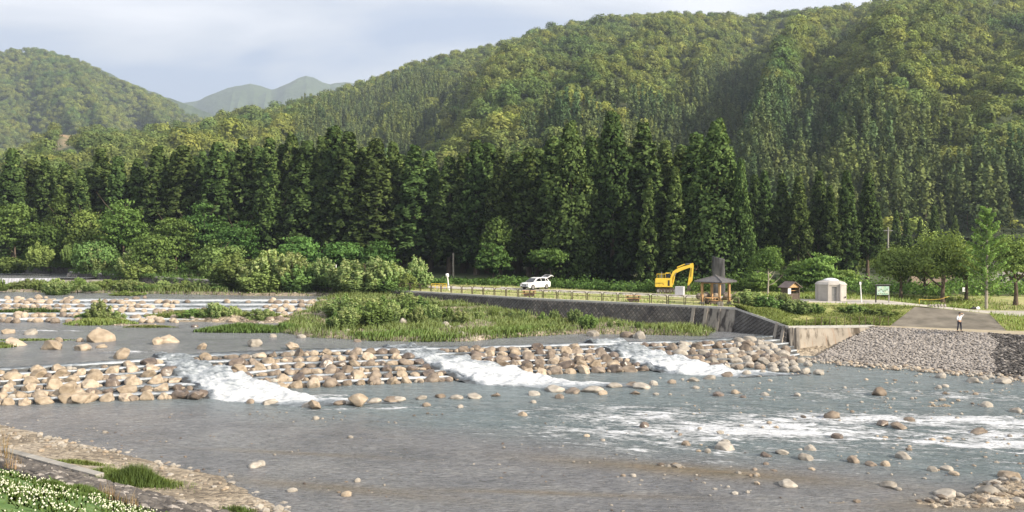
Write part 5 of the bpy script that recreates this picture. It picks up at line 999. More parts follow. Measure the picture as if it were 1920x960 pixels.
# map board
m = bpy.data.materials.new('map_print'); t, nn, ll, b = nodes(m); Pp = pos(nn, True); n1 = noise(nn, ll, Pp, 2.2, 5, .55, .6); r = ramp(nn, [(.3, (.30, .42, .46)), (.44, (.42, .52, .50)), (.52, (.20, .38, .26)), (.60, (.48, .50, .40)), (.7, (.20, .36, .42))]); ll.new(n1.outputs['Fac'], r.inputs[0]); ll.new(r.outputs[0], b.inputs['Base Color']); b.inputs['Roughness'].default_value = .3; M['map'] = m
bx, by = XA(1655, 99), 99.0; zb = float(plat(bx, by)); b0 = empty('map_board', (bx, by, zb), R(8), 'dark-framed notice board with a pale blue-green map beside the gravel road', 'sign')
for s_ in (-1, 1): MB().box((s_ * .78, 0, .85), (.1, .1, 1.9)).build('post', M['black'] if s_ < 0 else M['concrete'], b0)
MB().box((0, 0, 1.38), (1.66, .10, 1.14)).build('frame', M['black'], b0); MB().box((.03, -.06, 1.36), (1.44, .03, .94)).build('map_panel', M['map'], b0); MB().box((.0, -.05, 2.0), (1.8, .34, .07)).build('hood', M['slate'], b0)
mb = MB()
for i in range(5): mb.box((-.45 + .24 * i, -.078, 1.36 + .1 * math.sin(i * 2)), (.09, .006, .2), ry=i)
mb.build('map_marks', M['darkwood'], b0)
for i in range(5): MB().box((-.5 + .25 * i, -.078, 1.02), (.14, .006, .05)).build('caption', M['black'], b0)

# ================================================================ POSTS AND POLES
def post(px, py, Y, topy, r_, m, nm, label, cat='post', lean=0, parts=None):
    x = XA(px, Y); z = float(plat(x, Y)); h = ZA(topy, Y) - z; e_ = empty(nm, (x, Y, z), 0, label, cat); e_.rotation_euler = (0, lean, 0); MB().tube([(0, 0, -.1), (0, 0, h)], [r_, r_ * .8], 8).build('shaft', M[m], e_); return e_, h
e_, h = post(1616, 0, 99, 531, .07, 'white', 'marker_post', 'slightly leaning white marker post left of the map board', lean=R(-4)); MB().box((0, -.0, h), (.2, .06, .3)).build('plate', M['white'], e_)
e_, h = post(842, 0, 124.5, 514, .10, 'white', 'marker_post', 'leaning white marker with a rounded head by the yellow barrier', lean=R(-7)); MB().tube([(0, 0, h - .45), (0, 0, h - .3), (0, 0, h + .05), (0, 0, h + .12)], [.12, .24, .24, .1], 10).build('head', M['white'], e_)
e_, h = post(850, 0, 150, 474, .16, 'palebark', 'bare_pole', 'bare grey upright pole against the dark wood', 'pole')
e_, h = post(1665, 0, 128, 426, .14, 'concrete', 'utility_pole', 'pale concrete utility pole rising behind the map board', 'pole'); MB().box((0, 0, h - .5), (1.3, .1, .1)).build('crossarm', M['steel'], e_); MB().tube([(0, -.1, h - .3), (8, 12, h - 1.1), (18, 26, h - 1.2)], .025, 5).build('wire', M['black'], e_)
e_, h = post(630, 0, 132.2, 496, .09, 'white', 'marker_post', 'thin white post standing in the bank shrubs')
e_ = empty('yellow_barrier', (XA(823, 128), 128, float(plat(XA(823, 128), 128))), R(-6), 'low orange-yellow pipe barrier beside the leaning white marker', 'barrier')
for i in range(5): MB().tube([(-1.1 + .55 * i, 0, -.05), (-1.1 + .55 * i, 0, .75)], .045, 6).build('post', M['yellow'], e_)
for z in (.45, .75): MB().tube([(-1.15, 0, z), (1.15, 0, z)], .045, 6).build('rail', M['yellow'], e_)
e_ = empty('rope_fence', (XA(1724, 103), 103, float(plat(XA(1724, 103), 103))), 0, 'thin yellow rope strung from a low post to the forked tree', 'fence'); MB().tube([(0, 0, 0), (0, 0, .6)], .035, 6).build('post', M['yellow'], e_); MB().tube([(0, 0, .55), (1.5, .5, .46), (3, 1, .52), (4.2, 1.5, .8)], .02, 5).build('rope', M['yellow'], e_)
x = XA(1806, 108.2); MB().box((0, 0, 0), (.32, .03, .52)).build('notice', M['paper'], loc=(x, 108.0, ZA(543, 108)), rot=(0, 0, R(5)), label='small white notice fixed to a trunk at the right', cat='notice')
e_ = empty('white_bundle', (XA(1829, 101.5), 101.5, float(plat(XA(1829, 101.5), 101.5)) + .02), R(10), 'black and white bundle lying on the grass beyond the road', 'bundle'); MB().tube([(-.55, 0, .16), (-.1, 0, .22), (.1, 0, .2)], [.08, .16, .14], 8).build('dark_sack', M['black'], e_); MB().tube([(.05, -.1, .17), (.35, -.1, .2), (.55, -.1, .12)], [.12, .2, .06], 10).build('white_sack', M['white'], e_)
e_ = empty('rubble_heap', (XA(1758, 95.5), 95.5, 3.85), 0, 'small heap of pale broken stones on the edge of the gravel road', 'heap')
for i in range(12): b_ = link('stone', BOULD['paler'][i % 8], e_, (-.95 + .17 * i, .2 * math.sin(i * 3), .04 + .06 * (i % 2))); b_.scale = (.15, .13, .11 + .07 * math.sin(i) ** 2); b_.rotation_euler = (i, i * 2, i * 3)
# building scraps behind the right trees
def house(px, py0, Y, w_, h, m, label, rz):
    x = XA(px, Y); z = float(plat(x, Y)); e_ = empty('house', (x, Y, z), rz, label, 'house'); MB().box((0, 0, h / 2), (w_, 4, h)).build('wall', M[m], e_); MB().prism([(-w_ / 2 - .4, h), (w_ / 2 + .4, h), (0, h + 1.3)], 'y', -2.4, 2.4).build('roof', M['brownroof'], e_)
    for i in range(3): f = MB().box((-w_ / 4 + i * w_ / 4, -2.02, h * .55), (.9, .06, 1.0)).build('window', M['glass'], e_); MB().box((-w_ / 4 + i * w_ / 4, -2.06, h * .55), (.06, .04, 1.0)).build('window_bar', M['paleconcrete'], f)
house(1738, 0, 134, 7, 3.2, 'palelitwood', 'pale brown low building half hidden behind the right-hand trees', R(4)); house(1888, 0, 128, 6, 3.0, 'paleconcrete', 'grey-white low building showing between trunks at the right edge', R(-5))

# ================================================================ CAR
Yc_ = 127.8; cx = XA(1004, Yc_); zc_ = float(plat(cx, Yc_)) + .02; car = empty('parked_car', (cx, Yc_, zc_), R(180 + 43), 'white car parked on the gravel track with its tailgate raised', 'car')
# car points along +x; side profile lofted across the width
def loft(prof_lo, prof_hi, secs, name, m, parent):
    pass
low = [(-2.2, .35), (-2.25, .75), (-2.2, 1.02), (-1.2, 1.06), (.9, 1.02), (1.9, .90), (2.22, .72), (2.26, .40), (2.1, .28), (-2.05, .28)]
mb = MB(); n = len(low); V = []; ys = (-.90, -.82, 0, .82, .90)
for y in (-.91, -.84, .84, .91):
    for (x, z) in low: k = 1.0 if abs(y) > .9 else 1.0; V.append((x * (.985 if abs(y) > .9 else 1), y, z if abs(y) > .9 else z + (.04 if z > .6 else 0)))
Fs = [tuple(range(n)), tuple(reversed(range(3 * n, 4 * n)))] + [(j * n + i, (j + 1) * n + i, (j + 1) * n + (i + 1) % n, j * n + (i + 1) % n) for j in range(3) for i in range(n)]
mb.add(V, Fs); mb.build('body', M['white'], car, bevel=.05)
cab = [(-2.02, 1.05), (-1.75, 1.52), (-1.3, 1.66), (-.1, 1.70), (.35, 1.60), (1.15, 1.05)]; V = []
for y, k in ((-.86, 0), (-.68, 1), (.68, 1), (.86, 0)):
    for (x, z) in cab: V.append((x, y if k else y, z if k else 1.04))
V = []
for s_ in (-1, 1):
    for (x, z) in cab: V.append((x, s_ * (.86 - .22 * (z - 1.05) / .65), z))
n = len(cab); Fs = [tuple(range(n)), tuple(reversed(range(n, 2 * n)))] + [(i, n + i, n + (i + 1) % n, (i + 1) % n) for i in range(n)]; MB().add(V, Fs).build('cabin', M['white'], car, bevel=.04)
for s_ in (-1, 1):
    V = []; w3 = [(-1.25, 1.12), (-1.22, 1.56), (-.42, 1.60), (-.42, 1.12)]; w4 = [(-.34, 1.12), (-.34, 1.60), (.22, 1.55), (.86, 1.12)]; w2 = [(-1.80, 1.14), (-1.62, 1.46), (-1.32, 1.54), (-1.35, 1.14)]
    for poly in (w2, w3, w4): yy = lambda z: s_ * (.875 - .22 * (z - 1.05) / .65); MB().add([(x, yy(z), z) for x, z in poly] + [(x, yy(z) - s_ * .03, z) for x, z in poly], [(0, 1, 2, 3), (7, 6, 5, 4), (0, 4, 5, 1), (1, 5, 6, 2), (2, 6, 7, 3), (3, 7, 4, 0)]).build('side_window', M['glass'], car)
    MB().box((.75, s_ * 1.0, 1.12), (.18, .16, .12)).build('door_mirror', M['white'], car)
    MB().box((2.13, s_ * .64, .78), (.22, .38, .16), rz=-s_ * .3).build('headlight', M['paleconcrete'], car)
    MB().box((-.3, s_ * .915, .86), (.16, .02, .03)).build('door_handle', M['steel'], car)
    for x in (-1.36, 1.38):
        w_ = empty('wheel_mount', (0, 0, 0)); bpy.data.objects.remove(w_)
        o = MB().tube([(0, -.11, 0), (0, .11, 0)], .34, 20).build('wheel', M['black'], car, loc=(x, s_ * .84, .34)); MB().tube([(0, s_ * .115, 0), (0, s_ * .13, 0)], .23, 14).build('rim', M['steel'], o)
        MB().tube([(0, s_ * .0, 0), (0, s_ * .07, 0)], .40, 20).build('wheel_arch', M['black'], o, loc=(0, -s_ * .0, 0)).location.z = .03
MB().add([(.52, -.60, 1.585), (1.22, -.74, 1.085), (1.22, .74, 1.085), (.52, .60, 1.585), (.50, -.60, 1.56), (1.18, -.74, 1.06), (1.18, .74, 1.06), (.50, .60, 1.56)], [(0, 1, 2, 3), (7, 6, 5, 4), (0, 4, 5, 1), (1, 5, 6, 2), (2, 6, 7, 3), (3, 7, 4, 0)]).build('windscreen', M['glass'], car)
MB().box((2.25, 0, .66), (.06, .8, .18)).build('grille', M['black'], car); MB().box((2.24, 0, .38), (.08, 1.4, .14)).build('bumper_vent', M['black'], car); MB().box((2.29, 0, .52), (.02, .34, .12)).build('number_plate', M['paper'], car)
MB().box((-2.1, 0, 1.18), (.1, 1.3, .55), ry=.5).build('boot_shade_panel', M['black'], car)  # black slab stands for the shade inside the open boot
tg = MB().add([(-1.78, -.68, 1.62), (-1.78, .68, 1.62), (-2.65, .72, 1.98), (-2.65, -.72, 1.98), (-1.80, -.68, 1.56), (-1.80, .68, 1.56), (-2.66, .72, 1.90), (-2.66, -.72, 1.90), (-3.0, .70, 1.80), (-3.0, -.70, 1.80), (-2.98, .70, 1.72), (-2.98, -.70, 1.72)], [(0, 1, 2, 3), (7, 6, 5, 4), (0, 3, 7, 4), (1, 5, 6, 2), (0, 4, 5, 1), (3, 2, 8, 9), (7, 11, 10, 6), (2, 6, 10, 8), (3, 9, 11, 7), (9, 8, 10, 11)]).build('tailgate', M['white'], car); MB().add([(-1.98, -.55, 1.70), (-1.98, .55, 1.70), (-2.5, .58, 1.925), (-2.5, -.58, 1.925), (-1.98, -.55, 1.72), (-1.98, .55, 1.72), (-2.5, .58, 1.945), (-2.5, -.58, 1.945)], [(3, 2, 1, 0), (4, 5, 6, 7), (0, 1, 5, 4), (1, 2, 6, 5), (2, 3, 7, 6), (3, 0, 4, 7)]).build('rear_window', M['glass'], tg)
for s_ in (-1, 1): MB().tube([(-1.95, s_ * .66, 1.15), (-2.35, s_ * .66, 1.82)], .018, 5).build('gas_strut', M['black'], tg)

# ================================================================ EXCAVATOR
Ye = 117.5; ex_ = XA(1249, Ye); ze = float(plat(ex_, Ye)); ex = empty('excavator', (ex_, Ye, ze), R(-8), 'yellow tracked excavator with its arm bent down to the right', 'excavator'); ex.scale = (.71, .76, .87)
trk = [(-1.65, .1), (-1.85, .4), (-1.65, .72), (1.65, .72), (1.85, .4), (1.65, .1)]
for s_ in (-1, 1):
    t_ = MB().prism([(x, z) for x, z in trk], 'y', s_ * 1.05 - .26, s_ * 1.05 + .26).build('track', M['trackrust'], ex, bevel=.06)
    for i in range(20):
        f = i / 20; per = [(-1.65, .06), (1.65, .06), (1.88, .4), (1.65, .76), (-1.65, .76), (-1.88, .4)]; dd = np.array(per + [per[0]]); L_ = np.concatenate([[0], np.cumsum(np.linalg.norm(np.diff(dd, axis=0), axis=1))]); q = f * L_[-1]; x = np.interp(q, L_, dd[:, 0]); z = np.interp(q, L_, dd[:, 1]); x2 = np.interp(q + .01, L_, dd[:, 0]); z2 = np.interp(q + .01, L_, dd[:, 1])
        MB().box((x, s_ * 1.05, z), (.30, .56, .05), ry=-math.atan2(z2 - z, x2 - x)).build('track_shoe', M['trackrust'], t_)
    for x in (-1.5, -.9, -.3, .3, .9, 1.5): MB().tube([(x, s_ * 1.28, .40), (x, s_ * 1.36, .40)], .24 if abs(x) > 1.4 else .13, 12).build('roller', M['steel'], t_)
MB().lathe([(.75, .7), (.8, .85), (.75, .95)], 16).build('turntable', M['black'], ex)
MB().box((0, 0, .55), (1.6, 1.6, .35)).build('undercarriage', M['trackrust'], ex)
hs = MB(); hs.prism([(-2.0, .98), (-2.05, 1.3), (-2.0, 2.2), (-1.75, 2.28), (.75, 2.28), (1.05, 1.95), (1.15, .98)], 'y', -1.25, 1.25); hs.build('house_body', M['yellow'], ex, bevel=.05)
MB().box((-.75, -1.265, 1.52), (.9, .02, .62)).build('engine_door', M['yellow'], ex); MB().box((.45, -1.268, 1.6), (.34, .02, .85)).build('side_grille', M['black'], ex)
cb = MB(); cb.prism([(-.15, 2.2), (-.15, 3.02), (.0, 3.12), (.8, 3.12), (1.15, 2.6), (1.15, 2.2)], 'y', .25, 1.2); cb.build('cab', M['yellow'], ex, bevel=.03)
MB().prism([(-.05, 2.35), (-.05, 2.98), (.72, 2.98), (1.0, 2.58), (1.0, 2.35)], 'y', .23, .26).build('cab_window', M['glass'], ex)
MB().add([(1.17, .32, 2.3), (1.17, 1.13, 2.3), (1.17, 1.13, 2.56), (1.17, .32, 2.56), (.86, .32, 3.05), (.86, 1.13, 3.05)], [(0, 1, 2, 3), (3, 2, 5, 4)]).build('front_window', M['glass'], ex)
for x in (-1.7, -1.15, -.6): MB().tube([(x, -1.0, 2.26), (x, -1.0, 2.95)], .035, 6).build('guard_post', M['yellow'], ex)
MB().tube([(-1.75, -1.0, 2.95), (-.2, -1.0, 2.95)], .04, 6).build('guard_rail', M['yellow'], ex); MB().tube([(-.85, -.6, 2.2), (-.85, -.6, 3.25)], .09, 8).build('exhaust', M['steel'], ex)
def slabpoly(pts, w_, name, m, parent): return MB().prism(pts, 'y', -w_ / 2 - .15, w_ / 2 - .15).build(name, M[m], parent, bevel=.02)
boom = slabpoly([(.55, 1.35), (.85, 2.6), (1.25, 3.35), (2.2, 3.85), (3.1, 4.1), (4.55, 4.42), (4.72, 4.28), (4.55, 4.0), (3.3, 3.62), (2.35, 3.3), (1.85, 3.05), (1.5, 2.6), (1.15, 1.35)], .48, 'boom', 'yellow', ex)
arm = slabpoly([(4.35, 4.52), (4.95, 4.62), (5.05, 4.2), (4.82, 2.0), (4.1, 1.15), (3.92, 1.2), (4.12, 2.4), (4.4, 3.7)], .38, 'arm', 'yellow', ex)
MB().tube([(2.0, -.15, 3.95), (3.4, -.15, 4.42)], .09, 8).build('arm_cylinder', M['yellow'], boom); MB().tube([(3.4, -.15, 4.42), (4.5, -.15, 4.52)], .05, 8).build('piston_rod', M['steel'], boom)
for s_ in (-1, 1): MB().tube([(1.2, -.15 + s_ * .34, 1.3), (1.55, -.15 + s_ * .34, 2.6)], .09, 8).build('boom_cylinder', M['yellow'], ex); MB().tube([(1.55, -.15 + s_ * .34, 2.6), (1.9, -.15 + s_ * .34, 3.2)], .05, 8).build('piston_rod', M['steel'], ex)
MB().tube([(4.75, -.42, 3.9), (4.62, -.42, 2.6)], .07, 8).build('bucket_cylinder', M['yellow'], arm)
bk = MB(); bk.prism([(4.15, 1.3), (4.45, 1.0), (4.5, .5), (4.1, .12), (3.5, .1), (3.35, .3), (3.75, .45), (3.85, .9)], 'y', -.6, .3); bk.build('bucket', M['trackrust'], ex, bevel=.02)
tcu = bpy.data.curves.new('lettering', 'FONT'); tcu.body = 'KOMATSU'; tcu.size = .3; tcu.extrude = .004; to = bpy.data.objects.new('tmp', tcu); COL.objects.link(to); bpy.context.view_layer.update(); dg = bpy.context.evaluated_depsgraph_get(); tm = bpy.data.meshes.new_from_object(to.evaluated_get(dg)); bpy.data.objects.remove(to); tm.name = 'lettering'; tm.materials.clear(); tm.materials.append(M['black']); link('lettering', tm, ex, (-1.92, -1.285, 1.45), (R(90), 0, 0))
m = mat('red_badge', [(.45, .05, .03), (.5, .06, .04)], 3, 2, .5, 0); MB().prism([(-.62, 1.32), (-.42, 1.32), (-.52, 1.5)], 'y', -1.29, -1.28).build('badge', m, ex)
gp = MB(); gp.box((0, 0, .55), (1.1, .8, 1.1)); gp.build('steel_container', M['greypanel'], loc=(XA(1275, 113.5), 113.5, ze - .0), rot=(0, 0, R(-25)), label='plain pale grey metal box standing before the excavator arm', cat='container', bevel=.04)

# ================================================================ PERSON
px_, Yp = 1800, 81.4; xp = XA(px_, Yp); zp = 2.53
def skin(name, verts, edges, radii, m, parent, sub=2):
    me = bpy.data.meshes.new(name); me.from_pydata(verts, edges, []); o = bpy.data.objects.new(name, me); COL.objects.link(o); o.parent = parent
    sk = o.modifiers.new('skin', 'SKIN'); 
    for i, r_ in enumerate(radii): me.skin_vertices[0].data[i].radius = (r_, r_) if not isinstance(r_, tuple) else r_
    me.skin_vertices[0].data[0].use_root = True; sk.use_smooth_shade = True; s_ = o.modifiers.new('sub', 'SUBSURF'); s_.levels = sub; s_.render_levels = sub; me.materials.append(m); return o
pe = empty('person', (xp, Yp, zp), R(12), 'standing person in a white shirt and dark trousers with one hand raised to the head', 'person')
M['skin'] = mat('skin', [(.50, .30, .20), (.56, .35, .24)], 6, 2, .6, 0); M['shirt'] = mat('white_shirt', [(.70, .71, .74), (.78, .79, .82)], 8, 4, .85, .2, .01, obj=True); M['trousers'] = mat('dark_trousers', [(.02, .022, .035), (.04, .042, .06)], 8, 4, .9, .2, .01); M['hair'] = mat('black_hair', [(.012, .01, .01), (.03, .025, .02)], 20, 4, .6, .3, .01)
# body: pelvis root, spine, neck, head, arms, legs as one skin
bv = [(0, 0, .95), (0, 0, 1.15), (0, 0, 1.38), (0, -.01, 1.48), (0, -.03, 1.60), (0, -.02, 1.70),
      (-.18, 0, 1.40), (-.30, -.06, 1.16), (-.22, -.22, 1.02), (.18, 0, 1.41), (.38, -.08, 1.52), (.20, -.16, 1.66), (.10, -.17, 1.68),
      (-.10, 0, .90), (-.16, -.03, .50), (-.20, .02, .08), (-.21, -.14, .04), (.10, 0, .90), (.15, -.02, .50), (.20, .02, .08), (.22, -.13, .04)]
be = [(0, 1), (1, 2), (2, 3), (3, 4), (4, 5), (2, 6), (6, 7), (7, 8), (2, 9), (9, 10), (10, 11), (11, 12), (0, 13), (13, 14), (14, 15), (15, 16), (0, 17), (17, 18), (18, 19), (19, 20)]
br = [.12, .12, .11, .05, .085, .075, .06, .042, .03, .06, .042, .03, .03, .085, .06, .04, .035, .085, .06, .04, .035]
body = skin('body', bv, be, br, M['skin'], pe)
sv = [(0, 0, .93), (0, 0, 1.15), (0, 0, 1.38), (0, -.005, 1.44), (-.18, 0, 1.40), (-.30, -.06, 1.17), (-.245, -.17, 1.07), (.18, 0, 1.41), (.37, -.08, 1.515), (.25, -.14, 1.62)]
skin('shirt', sv, [(0, 1), (1, 2), (2, 3), (2, 4), (4, 5), (5, 6), (2, 7), (7, 8), (8, 9)], [(.16, .12), (.155, .12), (.15, .11), .07, .075, .06, .05, .075, .06, .048], M['shirt'], pe)
tv = [(0, 0, .98), (-.10, 0, .88), (-.16, -.03, .50), (-.20, .02, .10), (.10, 0, .88), (.15, -.02, .50), (.20, .02, .10)]
skin('trousers', tv, [(0, 1), (1, 2), (2, 3), (0, 4), (4, 5), (5, 6)], [(.15, .12), .10, .075, .06, .10, .075, .06], M['trousers'], pe)
MB().lathe([(.02, 0), (.09, .02), (.1, .07), (.08, .13), (.01, .16)], 12, c=(0, -.005, 1.63)).build('hair', M['hair'], pe)
for s_, fx in ((-1, -.205), (1, .21)): MB().box((fx, -.07, .04), (.1, .28, .08)).build('shoe', M['black'], pe, bevel=.02)
fm = []
for s_, (hx_, hy_, hz_) in ((-1, (-.21, -.235, 1.01)), (1, (.085, -.175, 1.685))):
    for j in range(5):
        a_ = (j - 2) * .018; MB().tube([(hx_, hy_ + a_ * .4, hz_ + a_), (hx_ - .04, hy_ - .02, hz_ + a_ * 1.2), (hx_ - .075 + (.03 if j == 4 else 0), hy_ - .03, hz_ + a_ * 1.3 - .01)], [.010, .009, .007], 6).build('finger', M['skin'], body)
# ================================================================ BOULDERS
rng = np.random.default_rng(42); BL = []   # x, y, z, radius, material, label
def placerow(fC, fB, x0, x1, k, nt, z0, rise, rad, seg_fn, rowname, skip, dens=.93, pale=False):
    f = k / nt; x = x0; cnt = {}
    while x < x1:
        r_ = rad * rng.uniform(.75, 1.22) * (1.08 if x < -22 and z0 == 0 else 1); x += r_ * .92; y = float(fB(x) + (fC(x) - fB(x)) * f) - .38 - rng.uniform(0, .12)
        sg = seg_fn(x, y)
        if not skip(x, y) and rng.uniform() < dens and sg:
            near = chute_at(np.array([x]), np.array([y]), 2.0)[0] > 0 if z0 == 0 else False
            q = rng.uniform(); mt = 'tan' if q < (.84 if x < -24 else .42) else 'greyrock' if q < .86 else 'wetrock'
            if near and rng.uniform() < .55: mt = 'wetrock'
            if x > 12 and z0 == 0 and mt == 'tan': mt = 'paler'
            cnt[sg] = cnt.get(sg, 0) + 1; tone = {'tan': 'tan', 'greyrock': 'brown-grey', 'wetrock': 'dark wet', 'paler': 'pale'}[mt]
            BL.append((x, y, z0 + rise * k - .12 + r_ * .32, r_, mt, f'{tone} boulder, {ordn(cnt[sg])} from left in {rowname} row {sg}'))
        x += r_ * .92
def segm(x, y):
    c = [a[0] + (b_[0] - a[0]) * (y - a[1]) / (b_[1] - a[1]) for a, b_, w0, w1 in CH]
    return 'left of the first white chute' if x < c[0] else 'between first and second white chutes' if x < c[1] else 'between second and third white chutes' if x < c[2] else 'right of the third white chute'
RN = ['bottom', 'second lowest', 'third lowest', 'third highest', 'second highest', 'top']
for k in range(6):
    placerow(WC, WB, -44, [25.4, 25.4, 25.2, 24.6, 23.8, 22.8][k], k, 6, 0, 1.6 / 6, .585, segm, RN[k], lambda x, y: chute_at(np.array([x]), np.array([y]), .2)[0] > 0, [.98, .97, .97, .96, .94, .80][k])
# a few big ones sitting on the upper treads
for (px, py, r_, mt, lab) in [(228, 688, .75, 'tan', 'big pale tan boulder perched at the top edge left of the first white chute'), (478, 662, .7, 'paler', 'domed pale boulder on the crest right of the first white chute'), (548, 668, .75, 'tan', 'large flat-topped tan boulder on the crest in the middle section'), (150, 730, .8, 'tan', 'largest tan boulder low in the left block of steps'), (128, 724, .8, 'tan', 'large rounded tan boulder behind the largest one in the left block'), (345, 722, .55, 'wetrock', 'dark upright boulder beside the foot of the first chute'), (366, 724, .62, 'wetrock', 'dark rounded boulder at the lip of the first chute'), (590, 740, .5, 'tan', 'tan boulder at the foot of the middle section'), (672, 735, .7, 'tan', 'pale pointed boulder at the foot of the middle section')]:
    x, y = G(px, py + 8, .6); BL.append((x, y, float(level(np.array([x]), np.array([y]))[0]) + r_ * .38, r_, mt, lab))
# heap by the wall corner
for i in range(28):
    px = rng.uniform(1290, 1490); py = np.interp(px, [1290, 1380, 1500], [644, 657, 680]) + rng.uniform(0, 14); z = .9 - (px - 1290) / 210 * .9; x, y = G(px, py, z); BL.append((x, y, z + .08, .45 * rng.uniform(.75, 1.3), 'paler' if i % 3 else 'greyrock', f'pale rounded boulder below the wall corner, {ordn(i + 1)} in the heap'))
hp_ = [b_ for b_ in BL if 'in the heap' in b_[5]]; BL = [b_ for b_ in BL if 'in the heap' not in b_[5]]; hp_.sort(key=lambda b_: b_[0]); BL += [b_[:5] + (f'pale boulder in the heap below the wall corner, {ordn(i + 1)} from left',) for i, b_ in enumerate(hp_)]
for i, (px, py, r_, mt) in enumerate([(1448, 690, .5, 'paler'), (1470, 682, .5, 'paler'), (1486, 686, .5, 'paler'), (1500, 680, .45, 'paler'), (1515, 686, .4, 'paler'), (1405, 688, .45, 'greyrock'), (1425, 692, .5, 'greyrock'), (1450, 697, .45, 'paler'), (1470, 697, .5, 'paler'), (1490, 697, .5, 'paler'), (1510, 700, .5, 'paler'), (1535, 702, .45, 'paler'), (1385, 692, .4, 'greyrock'), (1360, 690, .4, 'wetrock')]):
    x, y = G(px, py, 0); BL.append((x, y, .12, r_, mt, f'pale low boulder on the last sill below the corner, {ordn(i + 1)} along'))
# low sunken sill across the pool
sill = [(470, 756), (505, 757), (580, 762), (640, 758), (655, 757), (700, 754), (735, 752), (748, 750), (790, 747), (825, 745), (855, 747), (890, 745), (930, 742), (1000, 740), (1040, 732), (1075, 736), (1110, 733), (1150, 725), (1185, 722), (1205, 727), (1225, 722), (1260, 718), (1300, 714), (1330, 710), (1365, 705), (1400, 702), (1430, 700)]
for i, (px, py) in enumerate(sill):
    x, y = G(px, py, 0); r_ = rng.uniform(.4, .8) * (1.2 if 1030 < px < 1210 else .85); BL.append((x, y, .03, r_, 'paler' if i % 3 else 'greyrock', f'low half-sunk rock, {ordn(i + 1)} from left along the sunken sill across the pool'))
